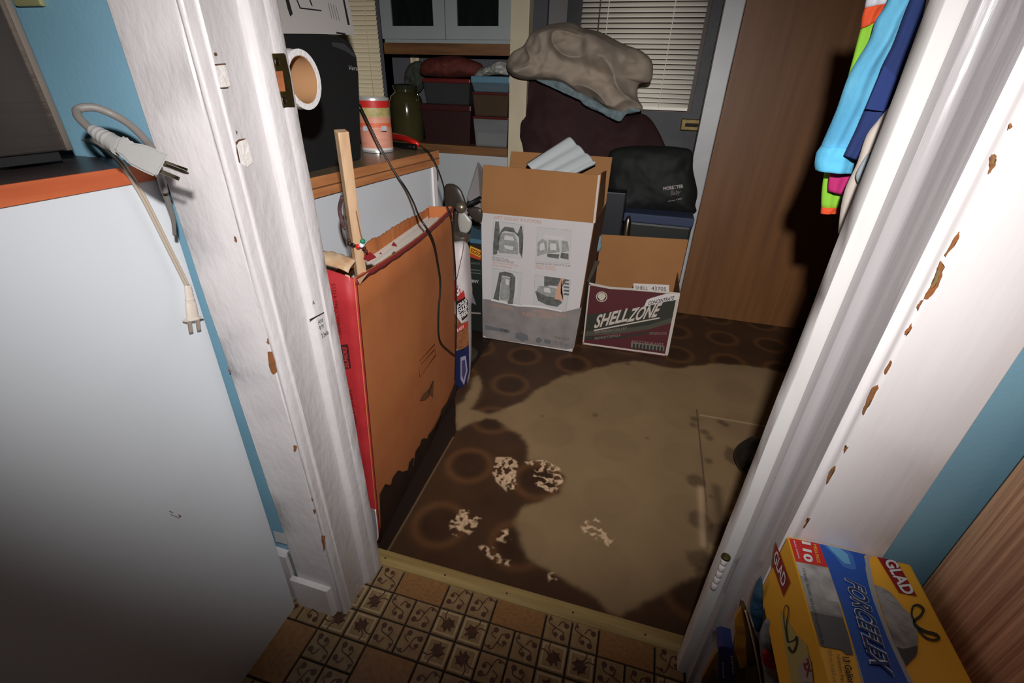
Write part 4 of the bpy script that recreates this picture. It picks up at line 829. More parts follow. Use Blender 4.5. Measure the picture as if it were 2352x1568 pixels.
k3 = carton('product_box', 1004, 1112, zf(597, 1.80), zf(560, 1.80), 1.80, .22, mat('dark_multicolour_card', (40, 34, 30), .5), 'upper small box with a yellow and red label left of the white carton')
decal('yellow_label', AP([(1080, 564), (1104, 574), (1104, 592), (1078, 580)], ('y', 1.80)), mat('yellow_label', (222, 160, 44), .5), k3); decal('red_label', AP([(1078, 581), (1104, 592), (1104, 598), (1076, 588)], ('y', 1.80)), mat('red_orange_label', (190, 66, 34), .5), k3, off=.0009)
tpx('lettering', 'EZZO', (1081, 578), (1103, 588), (1083, 569), ('y', 1.80), mat('dark_red_letters', (120, 40, 24), .5), k3, off=.0016, bold=.03); settle(k3)
k4 = carton('product_box', 1006, 1110, zf(559, 1.80), zf(549, 1.80), 1.80, .2, mat('blue_lid_card', (70, 110, 130), .5), 'flat blue box on top of the pile left of the white carton'); settle(k4)

# ------------------------------------------------------------------ white car seat carton
wbx = empty('car_seat_carton', (-.39, 1.757, 0)); tag(wbx, 'tall open white carton printed with four grey seat pictures', 'carton')
WY = 1.757; PL = ('y', WY)
a0, a1 = np.array((-.608, WY, 0)), np.array((-.192, WY, 0)); b0, b1 = AT(1106, 488, PL), AT(1364, 512, PL); DD = np.array((.012, .34, 0))
a1[0] = -.190
WC = mat('white_printed_card', (206, 200, 200), .7, var=.03, bump=.1, bscale=60)
quad('front_panel', [a0, a1, b1, b0], WC, wbx, .005)
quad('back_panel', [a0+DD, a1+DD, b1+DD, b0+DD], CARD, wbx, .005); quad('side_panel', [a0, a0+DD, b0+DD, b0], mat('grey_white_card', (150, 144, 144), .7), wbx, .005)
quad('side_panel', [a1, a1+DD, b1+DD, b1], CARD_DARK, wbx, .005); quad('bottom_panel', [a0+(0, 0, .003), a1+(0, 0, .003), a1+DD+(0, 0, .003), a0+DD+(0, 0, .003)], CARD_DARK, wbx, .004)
f0, f1 = AT(1110, 378, ('y', WY+.01)), AT(1376, 402, ('y', WY+.01))
quad('front_flap', [b0, b1, f1, f0], CARD, wbx, .005)
quad('side_flap', [b0+(-.003, .004, 0), b0+(-.003, .33, 0), AT(1098, 372, ('y', WY+.20)), AT(1071, 456, ('y', WY+.02))][0:4], mat('grey_white_card', (0, 0, 0)), wbx, .004)
quad('side_flap', [b1+(.003, .004, 0), b1+(.003, .33, 0), AT(1392, 392, ('y', WY+.30)), AT(1380, 398, ('y', WY+.03))], CARD, wbx, .004)
g0 = b0+DD; g1 = b1+DD; quad('back_flap', [g0, g1, g1+(0, .04, .19), g0+(0, .04, .19)], CARD, wbx, .005)
quad('edge_strip', [AT(1362, 512, ('y', WY-.004)), AT(1367, 512, ('y', WY-.004)), AT(1379, 402, ('y', WY+.004)), AT(1374, 402, ('y', WY+.004))], mat('pale_card_edge', (206, 196, 188), .8), wbx, .002)
PF = ('y', WY-.0035)
GR1, GR2, GR3, GR4 = [mat('print_grey_%d' % i, (v, v, v-2), .7, rgb2=(v+26, v+26, v+22), vscale=60) for i, v in enumerate((168, 120, 84, 140))]
wl_ = lambda poly: AP(poly, PF)
decals('grey_lower_print', [wl_([(1109, 686), (1140, 690), (1190, 703), (1240, 706), (1295, 716), (1336, 706), (1318, 800), (1300, 802), (1120, 776), (1110, 770)])], mat('dull_grey_print', (146, 138, 134), .75, rgb2=(128, 120, 118), vscale=14), wbx, off=.0004)
decals('tape_edge', [wl_([(1128, 686), (1190, 699), (1245, 702), (1290, 713), (1290, 716), (1240, 706), (1188, 703), (1128, 690)])], WHL, wbx, off=.0012)
decals('photo_frame', [wl_(q_) for q_ in ([(1133, 506), (1204, 516), (1200, 594), (1131, 586)], [(1234, 521), (1314, 528), (1308, 606), (1230, 600)], [(1131, 614), (1199, 626), (1194, 700), (1129, 688)], [(1228, 630), (1312, 642), (1300, 716), (1224, 705)])], GR1, wbx, off=.0007)
decals('photo_backdrop', [wl_(q_) for q_ in ([(1134, 507.5), (1203, 517.5), (1199, 593), (1132, 585)], [(1235, 522.5), (1313, 529.5), (1307, 605), (1231, 599)], [(1132, 615.5), (1198, 627.5), (1193, 698), (1130, 687)], [(1229, 631.5), (1310, 643.5), (1298, 714), (1225, 703)])], mat('print_pale', (198, 194, 194), .7), wbx, off=.0010)
decals('seat_photo_dark', [wl_(q_) for q_ in ([(1138, 508), (1146, 509), (1148, 530), (1142, 583), (1133, 585), (1133, 560)], [(1153, 526), (1160, 520), (1180, 523), (1184, 532), (1189, 536), (1196, 518), (1199, 519), (1202, 545), (1198, 570), (1199, 592), (1193, 580), (1192, 545), (1182, 534), (1160, 530), (1152, 534), (1148, 575), (1143, 575), (1146, 540)],
       [(1147, 625), (1160, 623), (1178, 628), (1184, 638), (1182, 668), (1178, 698), (1166, 697), (1172, 660), (1172, 636), (1154, 632), (1150, 650), (1146, 690), (1133, 686), (1140, 660)], [(1250, 634), (1285, 638), (1300, 645), (1292, 658), (1262, 655), (1250, 662)], [(1229, 668), (1250, 672), (1280, 682), (1292, 694), (1280, 704), (1256, 700), (1236, 690)], [(1289, 580), (1306, 582), (1306, 596), (1287, 592)], [(1256, 582), (1285, 584), (1283, 594), (1258, 590)])], GR3, wbx, off=.0013)
decals('seat_photo_mid', [wl_(q_) for q_ in ([(1152, 534), (1182, 536), (1190, 560), (1190, 584), (1146, 580), (1146, 556)], [(1235, 556), (1246, 548), (1256, 554), (1258, 580), (1234, 588)], [(1260, 550), (1282, 552), (1286, 578), (1258, 582)], [(1290, 552), (1304, 554), (1308, 576), (1290, 580)], [(1152, 634), (1172, 638), (1170, 690), (1148, 688)], [(1238, 656), (1262, 658), (1282, 664), (1290, 684), (1256, 680), (1232, 668)])], GR4, wbx, off=.0016)
decals('seat_photo_light', [wl_(q_) for q_ in ([(1250, 539), (1296, 544), (1294, 551), (1250, 546)], [(1240, 560), (1250, 556), (1252, 572), (1240, 576)], [(1264, 558), (1278, 559), (1278, 574), (1264, 574)], [(1160, 540), (1178, 543), (1182, 552), (1158, 550)], [(1158, 562), (1180, 566), (1178, 574), (1160, 570)], [(1162, 640), (1170, 642), (1169, 655), (1161, 652)], [(1250, 660), (1262, 661), (1266, 672), (1250, 670)], [(1184, 640), (1190, 642), (1188, 680), (1182, 684)])], mat('print_light', (206, 202, 202), .7), wbx, off=.0019)
decals('orange_tag', [wl_([(1289, 638), (1294, 638), (1288, 672), (1296, 676), (1294, 690), (1274, 686), (1278, 664)])], mat('pale_orange_print', (206, 160, 134), .7), wbx, off=.0022)
decals('black_stripes', [wl_([(1296, 640+k*8), (1308, 642+k*8), (1306, 646+k*8), (1294, 644+k*8)]) for k in range(5)], GR3, wbx, off=.0022)
OT = mat('faded_orange_letters', (190, 140, 118), .8); BT = mat('grey_black_letters', (96, 92, 90), .8)
for s_, a, b, c, m_ in (('SAFETY: USING SEAT IN AUTOMOBILE', (1134, 502), (1244, 513), (1134, 495), OT), ('REAR FACING 5 TO 40 LBS', (1131, 593), (1168, 599), (1131, 588), BT), ('FOR INFANTS AND TODDLERS', (1131, 598), (1180, 605), (1131, 594), BT), ('ASIENTO ORIENTADO HACIA ATRAS', (1131, 604), (1190, 612), (1131, 600), OT), ('PARA INFANTES', (1131, 610), (1176, 617), (1131, 606), OT),
        ('FORWARD FACING CHILD UP TO 65 LBS', (1230, 606), (1310, 612), (1230, 602), BT), ('ORIENTADO HACIA DELANTE', (1230, 611), (1276, 616), (1230, 607), OT), ('PARA NINOS', (1230, 616), (1276, 621), (1230, 612), OT), ('BOOSTER MODE BELT POSITIONING', (1131, 702), (1180, 712), (1131, 696), OT), ('REMOVABLE BASE FOR TRAVEL USE', (1226, 716), (1300, 728), (1226, 709), OT),
        ('PRODUCT CONFORMS', (1200, 724), (1270, 732), (1200, 716), OT), ('LIFT HERE', (1150, 760), (1166, 764), (1150, 752), BT), ('MADE IN USA', (1272, 776), (1308, 782), (1272, 771), BT), ('ELITE 65', (1274, 790), (1306, 796), (1275, 783), BT)):
    tpx('lettering', s_, a, b, c, PF, m_, wbx, off=.0012)
decals('grey_emblem', [wl_([(1184, 766), (1196, 762), (1212, 770), (1214, 780), (1200, 784), (1184, 776)]), wl_([(1232, 776), (1240, 774), (1246, 782), (1238, 788), (1230, 784)]), wl_([(1250, 778), (1266, 781), (1264, 790), (1250, 787)]), wl_([(1114, 745), (1140, 752), (1172, 758), (1170, 764), (1114, 756)])], mat('print_emblem', (104, 104, 108), .8), wbx, off=.0012); settle(wbx)
# ribbed white mat poking out
rp = [AT(1210, 380, ('y', 1.90)), AT(1306, 318, ('y', 2.02)), AT(1368, 378, ('y', 1.98)), AT(1258, 430, ('y', 1.84))]
RIB = mat('white_foam', (206, 210, 212), .7)
gg = []
for u in np.linspace(0, 1, 40):
    row = []
    for v in np.linspace(0, 1, 14):
        p = (rp[0]*(1-u)+rp[1]*u)*(1-v)+(rp[3]*(1-u)+rp[2]*u)*v; nn_ = toward(rp[0], np.cross(rp[1]-rp[0], rp[3]-rp[0]))
        row.append(p)
    gg.append(row)
gg = np.array(gg); gg2 = gg.copy()
for i in range(40):
    for j in range(14):
        gg2[i, j] += nn_*(.012*abs(math.sin(math.pi*3.2*j/13+.3))**.7)
rm = sheet('ribbed_foam_sheet', gg2, RIB, None, .012); tag(rm, 'white ribbed foam sheet sticking out of the white carton', 'foam sheet')

# ------------------------------------------------------------------ Shellzone box
sz = empty('coolant_carton', (.03, 1.84, 0)); tag(sz, 'short open maroon and black coolant carton reading SHELLZONE', 'carton')
SY = 1.84; PS_ = ('y', SY); c00, c01 = np.array((-.155, SY, 0)), np.array((.213, SY, 0)); c10, c11 = AT(1353, 650, PS_), AT(1561, 674, PS_); D2 = np.array((0, .25, 0))
MRN = mat('maroon_printed_card', (88, 36, 42), .55, var=.1)
gr = [[c00*(1-v)+c10*v for v in np.linspace(0, 1, 8)] for _ in (0,)]
grid = []
for u in np.linspace(0, 1, 20):
    t_ = c10*(1-u)+c11*u; t_ = t_+np.array((0, 0, -.010*math.sin(math.pi*min(1, u*1.6))*(1-u))); b_0 = c00*(1-u)+c01*u; grid.append([b_0*(1-v)+t_*v for v in np.linspace(0, 1, 6)])
sheet('front_panel', grid, MRN, sz, .004, smooth=False)
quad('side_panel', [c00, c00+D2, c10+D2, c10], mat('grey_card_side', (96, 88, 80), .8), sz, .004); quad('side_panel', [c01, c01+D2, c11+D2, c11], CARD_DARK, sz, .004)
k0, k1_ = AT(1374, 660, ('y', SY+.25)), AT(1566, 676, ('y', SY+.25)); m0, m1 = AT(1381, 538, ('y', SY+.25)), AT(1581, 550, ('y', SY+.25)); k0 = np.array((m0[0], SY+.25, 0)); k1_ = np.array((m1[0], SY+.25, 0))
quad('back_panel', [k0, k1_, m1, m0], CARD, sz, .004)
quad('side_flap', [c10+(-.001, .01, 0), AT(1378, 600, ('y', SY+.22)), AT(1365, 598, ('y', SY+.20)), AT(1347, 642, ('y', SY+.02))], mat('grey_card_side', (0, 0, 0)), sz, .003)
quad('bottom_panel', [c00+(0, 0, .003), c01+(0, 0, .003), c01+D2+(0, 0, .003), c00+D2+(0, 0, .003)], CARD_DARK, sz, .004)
SF = ('y', SY-.003); sf = lambda p: AP(p, SF)
CRM = mat('cream_print', (196, 184, 172), .7); GRN = mat('green_black_print', (50, 50, 42), .6)
decals('dark_band', [sf([(1345, 722), (1440, 712), (1500, 698), (1551, 684), (1547, 735), (1480, 752), (1400, 764), (1341, 770)]), sf([(1342, 772), (1420, 772), (1500, 760), (1500, 764), (1420, 778), (1342, 780)])], GRN, sz, off=.0005)
decals('grey_stripe', [sf([(1342, 760), (1420, 756), (1490, 746), (1546, 728), (1545, 740), (1490, 756), (1420, 766), (1342, 772)])], mat('grey_green_print', (76, 74, 62), .7), sz, off=.0007)
decals('cream_border', [sf(p) for p in ([(1353, 648), (1400, 658), (1460, 662), (1562, 672), (1562, 676), (1460, 667), (1400, 663), (1353, 654)], [(1353, 652), (1356, 652), (1341, 788), (1338, 788)], [(1338, 786), (1527, 812), (1527, 816), (1338, 790)], [(1555, 676), (1562, 676), (1534, 816), (1527, 815)])], CRM, sz, off=.0012)
decals('banner', [sf([(1480, 702), (1486, 688), (1495, 684), (1530, 674), (1562, 674), (1560, 687), (1530, 692), (1480, 704)]), sf([(1455, 650), (1537, 654), (1537, 670), (1455, 666)])], mat('off_white_print', (210, 202, 198), .7), sz, off=.0014)
tpx('lettering', 'CONCENTRATE', (1489, 700), (1549, 687), (1489, 692), SF, mat('dark_letters', (52, 40, 38), .7), sz, off=.002, bold=.02, shear=.3)
tpx('lettering', 'SHELL', (1364, 754), (1441, 737), (1367, 724), SF, CRM, sz, off=.002, bold=.03, shear=.35); tpx('lettering', 'ZONE', (1438, 740), (1513, 726), (1446, 709), SF, CRM, sz, off=.002, bold=.03, shear=.35)
decals('letter_tail', [sf([(1364, 757), (1515, 728), (1515, 731), (1364, 760)])], CRM, sz, off=.0016)
for s_, a, b, c in (('ANTIFREEZE/COOLANT', (1366, 766), (1440, 756), (1366, 760)), ('PREMIUM FORMULA', (1366, 780), (1425, 772), (1366, 774)), ('ETHYLENE GLYCOL', (1492, 768), (1532, 768), (1492, 762)), ('ANTICONGELANTE', (1450, 786), (1524, 794), (1450, 780))):
    tpx('lettering', s_, a, b, c, SF, mat('dim_cream_letters', (140, 122, 108), .7), sz, off=.0018)
decals('barcode_label', [sf([(1450, 785), (1526, 794), (1525, 806), (1449, 797)])], mat('dim_grey_label', (116, 110, 100), .7), sz, off=.0013)
decals('label_marks', [sf([(1454+k*8, 788+k*.9), (1459+k*8, 788.6+k*.9), (1458+k*8, 800+k*.9), (1453+k*8, 799.4+k*.9)]) for k in range(9)], GRN, sz, off=.0020)
for s_, a, b, c in (('SHELL', (1460, 664), (1488, 666), (1460, 656)), ('43705', (1496, 666), (1530, 668), (1496, 657))): tpx('lettering', s_, a, b, c, SF, mat('dark_letters', (0, 0, 0)), sz, off=.0020)
# scallop shell emblem
cpx, cpy = 1382, 681
decal('emblem', sf([(cpx+13*math.cos(t), cpy+12*math.sin(t)) for t in np.linspace(0, 2*math.pi, 24, endpoint=False)]), CRM, sz, off=.0012); decal('emblem', sf([(cpx+11*math.cos(t), cpy+10*math.sin(t)) for t in np.linspace(0, 2*math.pi, 24, endpoint=False)]), MRN, sz, off=.0016)
decal('emblem', sf([(cpx-3, cpy+8)]+[(cpx+9*math.cos(t)*(1+.06*math.cos(12*t)), cpy-1-8*math.sin(t)*(1+.06*math.cos(12*t))) for t in np.linspace(math.pi+.3, -.3, 22)]+[(cpx+3, cpy+8)]), mat('pale_emblem', (206, 200, 180), .7), sz, off=.0020)
decals('emblem_ribs', [sf([(cpx, cpy+6), (cpx+7.5*math.cos(t), cpy-1-7*math.sin(t)), (cpx+7.5*math.cos(t+.06), cpy-1-7*math.sin(t+.06))]) for t in (.3, .85, 1.35, 1.8, 2.3, 2.85)], MRN, sz, off=.0024); settle(sz)
# ------------------------------------------------------------------ heap behind the boxes
MS = blob('maroon_sack', [(1200, 188), (1188, 240), (1186, 300), (1190, 345), (1200, 400), (1220, 560), (1240, 690), (1400, 715), (1520, 700), (1540, 560), (1530, 400), (1535, 360), (1512, 300), (1480, 262), (1430, 262), (1340, 205), (1260, 180)], ('y', 2.45), .10, mat('dark_maroon_cloth', (52, 24, 26), .85, rgb2=(44, 18, 20), vscale=6, bump=.3, bscale=20), None, amp=.045, freq=6, na=160, nr=40, TB=.06, center=(1350, 420)); tag(MS, 'large dark maroon cloth heap under the beige blanket', 'cloth')
def bf(p):
    s_ = p[0]*.8+p[2]*1.3
    a = 1-abs(mnoise.noise(Vector((p[0]*5, p[2]*9+p[0]*3, 2.2)))*2.2); b = 1-abs(mnoise.noise(Vector((p[0]*9-p[2]*5, p[2]*12, 7.7)))*2.5)
    return .050*max(0, a)**1.6+.010*max(0, b)**2+.004*math.sin(s_*30+5*mnoise.noise(Vector(p*6)))
BLK = mat('beige_fleece_blanket', (166, 150, 134), .95, rgb2=(152, 137, 122), vscale=7, bump=.6, bscale=60)
bq = blob('blanket', [(1164, 150), (1176, 122), (1204, 104), (1222, 75), (1262, 57), (1312, 52), (1345, 66), (1380, 74), (1430, 100), (1470, 115), (1494, 135), (1500, 158), (1494, 188), (1468, 194), (1465, 225), (1476, 250), (1442, 262), (1400, 252), (1370, 232), (1330, 215), (1290, 190), (1240, 184), (1200, 182), (1175, 172)], ('y', 2.30), .10, BLK, None, amp=.04, freq=8, na=220, nr=64, TB=.10, folds=bf, center=(1330, 150)); tag(bq, 'crumpled beige fleece blanket on top of the maroon heap', 'blanket')
tr_ = blob('blue_towel', [(1232, 182), (1290, 188), (1330, 208), (1372, 232), (1420, 252), (1462, 248), (1470, 256), (1440, 262), (1424, 279), (1400, 270), (1378, 258), (1340, 240), (1320, 215), (1280, 200), (1250, 192)], ('y', 2.27), .02, mat('dusty_blue_fleece', (124, 140, 144), .95, rgb2=(100, 112, 116), vscale=30, bump=1, bscale=60), None, amp=.02, freq=25, na=140, nr=14, center=(1370, 245)); tag(tr_, 'dusty blue ruffled towel edge hanging under the beige blanket', 'towel')
bg_ = blob('black_tote_bag', [(1400, 350), (1440, 336), (1500, 334), (1560, 338), (1590, 348), (1592, 390), (1602, 440), (1597, 470), (1592, 489), (1500, 491), (1450, 490), (1402, 488), (1392, 450), (1396, 400)], ('y', 2.26), .06, mat('black_nylon', (17, 18, 17), .7, bump=.2, bscale=40), None, amp=.012, freq=9, na=110, nr=24, TB=.04); tag(bg_, 'black bag with white MORETTER lettering behind the coolant carton', 'bag')
TP = ('y', 2.19); WL2 = mat('dim_white_letters', (170, 160, 156), .7)
tpx('lettering', 'MORETTER', (1524, 437), (1570, 431), (1523, 429), TP, WL2, bg_, bold=.03, off=.003); tpx('lettering', 'Baby', (1540, 452), (1564, 448), (1539, 438), TP, mat('dim_script', (120, 114, 106), .7), bg_, shear=.4, off=.003); tpx('lettering', 'since 1987', (1535, 463), (1568, 457), (1534, 460), TP, WL2, bg_, off=.003)
bbx = empty('blue_lidded_tub', (.1, 2.2, 0)); tag(bbx, 'dark tub with a navy rim under the black bag', 'tub')
t0 = AT(1450, 500, ('y', 2.125)); x0_, x1_ = t0[0]-.03, min(AT(1590, 520, ('y', 2.125))[0], .25); zt_ = AT(1500, 493, ('y', 2.125))[2]; zr = AT(1500, 514, ('y', 2.125))[2]
box('tub', (x0_, 2.125, 0), (x1_, 2.30, zr), mat('black_tub', (26, 27, 26), .5), bbx, bevel=.01); box('rim', (x0_-.004, 2.12, zr), (x1_+.003, 2.304, zt_), mat('navy_fabric', (50, 60, 86), .7, bump=.3, bscale=80), bbx, bevel=.006); settle(bbx)
ch = lathe('chrome_bottle', [(0, 0), (.016, 0), (.017, .02), (.015, .09), (.008, .11), (0, .115)], STEEL, None, 20, Matrix.Translation(AT(1436, 552, ('y', 2.112)))); tag(ch, 'shiny chrome cylinder glinting behind the coolant carton', 'cylinder')
bk2 = box('dark_box', (AT(1385, 560, ('y', 2.11))[0]-.02, 2.105, 0), (x0_-.006, 2.19, AT(1400, 440, ('y', 2.11))[2]), mat('black_navy_box', (24, 26, 34), .5), bevel=.006); tag(bk2, 'dark box standing between the white carton and the black bag', 'box')
bwp = blob('pale_blue_cloth', [(1366, 545), (1374, 540), (1382, 545), (1380, 572), (1370, 578), (1364, 565)], ('y', 2.06), .015, mat('pale_blue_cloth', (128, 160, 172), .9), None, na=40, nr=8, amp=.006, freq=60); tag(bwp, 'scrap of pale blue cloth left of the coolant carton', 'cloth')
# dark lump and stick near the right jamb
sh_ = blob('black_shoe', [(1686, 1050), (1695, 1030), (1715, 1018), (1745, 1012), (1770, 1030), (1775, 1080), (1730, 1082), (1700, 1075)], ('y', 1.20), .05, mat('black_leather', (26, 21, 20), .45), None, amp=.008, freq=25, na=60, nr=14); tag(sh_, 'black shoe lying on the floor behind the right jamb', 'shoe')
bm = bmesh.new(); p0_ = AT(1674, 1186, ('z', .006)); p1_ = AT(1694, 1128, ('z', .006)); dq = nrm(p1_-p0_); add_box(bm, (-.006, -.006, 0), (.006, .006, np.linalg.norm(p1_-p0_)+.05), .001, frame(p0_, dq, (0, 0, 1)))
wst = bmo('wood_strip', bm, wood('pale_wood_strip', (170, 140, 100), (140, 110, 76), (1, 1, 1), 40)); tag(wst, 'pale thin wooden strip on the floor beside the right jamb', 'strip')

# ------------------------------------------------------------------ garments on hooks behind the right jamb
def garment(name, Lf, Rt, y, m, label, bulge=.02, fold=.006, nf=3, nv=60, nu=22, cat='garment', seed=0, thick=None):
    r = empty(name, tuple(AT(*Lf[-1], ('y', y)))); tag(r, label, cat)
    LL = np.array(cr([AT(a, b, ('y', y)) for a, b in Lf], 8)); RRr = np.array(cr([AT(a, b, ('y', y)) for a, b in Rt], 8))
    def rs(L, n):
        s_ = np.concatenate([[0], np.cumsum(np.linalg.norm(np.diff(L, axis=0), axis=1))]); q = np.linspace(0, s_[-1], n); return np.stack([np.interp(q, s_, L[:, k]) for k in range(3)], 1)
    A = rs(LL, nv); B = rs(RRr, nv); bm = bmesh.new(); rows = []
    for i in range(nv):
        ring_ = []; W_ = B[i]-A[i]; v = i/(nv-1)
        for k_ in range(2*nu):
            t = k_/nu if k_ <= nu else (2*nu-k_)/nu; sgn = -1 if k_ < nu else 1
            f_ = .6*fold*math.sin(t*nf*3.3+v*2+seed)*(4*t*(1-t))+fold*.5*mnoise.noise(Vector((t*2, v*4, seed)))
            dy = sgn*bulge*math.sqrt(max(0, 4*t*(1-t)))*.9 + f_
            ring_.append(bm.verts.new(A[i]+W_*t+np.array((0, dy, 0))))
        rows.append(ring_)
    K = 2*nu
    for a, b in zip(rows[:-1], rows[1:]):
        for k_ in range(K): bm.faces.new((a[k_], a[(k_+1) % K], b[(k_+1) % K], b[k_]))
    bm.faces.new(rows[0][::-1]); bm.faces.new(rows[-1]); bmo('cloth_body', bm, m, r, smooth=True)
    return r
FL = mat('light_blue_fleece', (104, 180, 214), .95, bump=.3, bscale=200, rgb2=(84, 158, 196), vscale=20)
g1 = garment('fleece_garment', [(2070, -110), (2040, 0), (2013, 46), (1998, 92), (1952, 168), (1921, 253), (1885, 337)], [(2170, -110), (2110, 0), (2062, 92), (2036, 145), (1995, 253), (1950, 340)], .735, FL, 'light blue fleece garment hanging behind the right jamb', bulge=.016, fold=.004)
cf = garment('x', [(1887, 335), (1876, 350), (1871, 375), (1873, 391)], [(1958, 340), (1962, 362), (1960, 380), (1956, 396)], .733, mat('light_blue_cuff', (96, 186, 226), .95, bump=.3, bscale=200), 'x', bulge=.021, fold=.003, nf=4, nv=14, seed=2)
co_ = cf.children[0]; co_.name = 'cuff'; co_.parent = g1; bpy.data.objects.remove(cf); settle(g1)
NV = mat('navy_blue_fleece', (34, 52, 104), .9, bump=.3, bscale=120, rgb2=(28, 42, 88), vscale=10)
g2 = garment('navy_garment', [(2140, -110), (2090, 0), (2055, 92), (2029, 145), (2010, 200), (1986, 250), (1965, 300), (1938, 357)], [(2260, -110), (2180, 0), (2120, 100), (2080, 200), (2040, 270), (2000, 330), (1972, 368)], .705, NV, 'navy blue garment hanging between the light blue fleece and the cream cloth', bulge=.010, fold=.003, seed=4)
pq = [AT(x, y, ('y', .69)) for x, y in ((1988, 250), (2030, 256), (2060, 180), (2030, 150))]; quad('pocket', pq, mat('navy_pocket', (36, 54, 110), .9, bump=.4, bscale=120), g2, .003); settle(g2)
g3 = garment('cream_garment', [(2150, -110), (2110, 80), (2062, 215), (2020, 272), (1990, 312), (1968, 375), (1943, 430), (1931, 480), (1925, 536)], [(2320, -110), (2230, 80), (2160, 215), (2120, 272), (2080, 350), (2040, 420), (2010, 480), (1980, 540)], .672, mat('cream_towelling', (196, 184, 174), .9, bump=.4, bscale=90, var=.06), 'cream garment hanging nearest the right jamb', bulge=.012, fold=.005, nf=2, seed=7)
blob('grey_patch', [(1998, 350), (1980, 372), (1968, 395), (1966, 410), (1974, 424), (1990, 410), (2012, 370)], ('y', .655), .004, mat('grey_blue_patch', (142, 150, 158), .9), g3, na=40, nr=8); settle(g3)
HV = mat('lime_green_fabric', (130, 186, 50), .8, bump=.2); OR = mat('orange_fabric', (214, 76, 34), .8, bump=.2); SV = mat('silver_white_fabric', (196, 196, 204), .6)
g4 = garment('striped_vest', [(2005, -80), (1991, -10), (1986, 18)], [(2060, -80), (2044, -12), (2040, 8)], .765, SV, 'lime, orange and silver striped vest hanging behind the light blue fleece', bulge=.008, fold=.002, nv=12)
for nm, L1_, R1_, m_, yy in (('orange_band', [(1986, 18), (1980, 40), (1977, 66)], [(2040, 8), (2030, 20), (2024, 44)], OR, .765), ('lime_panel', [(1977, 66), (1969, 95), (1960, 130), (1945, 185), (1925, 260), (1900, 360), (1888, 430), (1886, 478)], [(2024, 44), (2020, 90), (2010, 140), (1996, 200), (1980, 270), (1958, 380), (1942, 440), (1930, 478)], HV, .768), ('orange_hem', [(1886, 476), (1884.5, 490)], [(1930, 477), (1928, 489)], OR, .765)):
    t_ = garment('x', L1_, R1_, yy, m_, 'x', bulge=.007 if nm != 'orange_hem' else .008, fold=.002, nv=30 if nm == 'lime_panel' else 8); c_ = t_.children[0]; c_.name = nm; c_.parent = g4; bpy.data.objects.remove(t_)
settle(g4)
g5 = garment('magenta_garment', [(1918, 330), (1908, 385), (1903, 415), (1902, 438)], [(1970, 330), (1962, 390), (1950, 430), (1943, 448)], .748, mat('magenta_fabric', (176, 34, 100), .8), 'magenta cloth hem showing under the light blue fleece cuff', bulge=.006, fold=.002, nv=16); settle(g5)
ra = empty('hook_rail', (.40, .60, 1.45)); tag(ra, 'wooden hook rail on the back of the doorway wall', 'hook rail')
box('rail', (.30, .5855, 1.42), (.78, .603, 1.49), OAK_EDGE, ra)
for hx in (.36, .44, .52, .60): tube('hook', [(hx, .60, 1.45), (hx, .65, 1.44), (hx, .69, 1.43), (hx, .70, 1.46)], .004, STEEL, ra)
settle(ra)

# ------------------------------------------------------------------ kitchen: left cabinet, worktop, appliance, plugs
kc = empty('kitchen_cabinet', (-.9, .0, 0)); tag(kc, 'white kitchen cabinet end filling the lower left', 'cabinet')
bm = bmesh.new(); pv = [[bm.verts.new((x, y, z)) for y, z in ((-1.2, 0), (.4462, 0), (.4688, .9115), (-1.2, .9115))] for x in (-.603, -.621)]
bm.faces.new(pv[0]); bm.faces.new(pv[1][::-1])
for i in range(4): bm.faces.new((pv[0][i], pv[0][(i+1) % 4], pv[1][(i+1) % 4], pv[1][i]))
bmo('end_panel', bm, PANEL, kc); box('carcass', (-1.2, -1.2, .0), (-.622, .445, .9105), PANEL, kc)
PX = ('x', -.603); decals('scratch', [AP([(388, 1172), (397, 1176), (396, 1178), (388, 1174)], PX), AP([(408, 1180), (416, 1184), (413, 1190)], PX), AP([(391, 1180), (411, 1188), (411, 1189.5), (391, 1181.5)], PX)], mat('scratch_brown', (120, 92, 80), .9), kc); settle(kc)
kw = empty('worktop', (-.9, 0, .912)); tag(kw, 'dark kitchen worktop with an orange wood edge at the upper left', 'worktop')
box('top', (-1.2, -1.2, .9118), (-.603, .4700, .931), DARKTOP, kw); box('edge_band', (-.6032, -1.2, .9115), (-.5990, .4705, .9312), ORANGE_EDGE, kw, bevel=.0005); settle(kw)
ap = empty('toaster_oven', (-.8, .15, .933)); tag(ap, 'brushed dark steel appliance standing on the kitchen worktop', 'appliance')
ST2 = mat('brushed_dark_steel', (66, 61, 58), .38, metal=.6, bump=.2, bscale=120, stretch=(1, .05, 1), rgb2=(66, 61, 58), vscale=6)
ye = .4195; zb0 = .9475
box('body', (-1.05, -.2, zb0), (-.664, ye, 1.17), ST2, ap, bevel=.002); box('trim_edge', (-.666, ye-.006, zb0), (-.660, ye+.001, 1.17), mat('bright_edge', (150, 140, 130), .3, metal=.9), ap, bevel=.0005); box('base', (-1.04, -.19, .9365), (-.672, ye-.008, zb0), BLACK, ap)
for yy in (.36, -.1): lathe('foot', [(0, 0), (.012, 0), (.012, .006), (0, .006)], BLACK, ap, 14, Matrix.Translation((-.70, yy, .9312)))
settle(ap)
oc = empty('wall_socket', (-.74, .475, 1.12)); tag(oc, 'cream wall plate on the blue wall beside the steel appliance', 'outlet'); po = AP([(28, -60), (62, -60), (60, 11), (30, 14)], ('y', .472)); lo_ = np.min(po, 0); hi_ = np.max(po, 0)
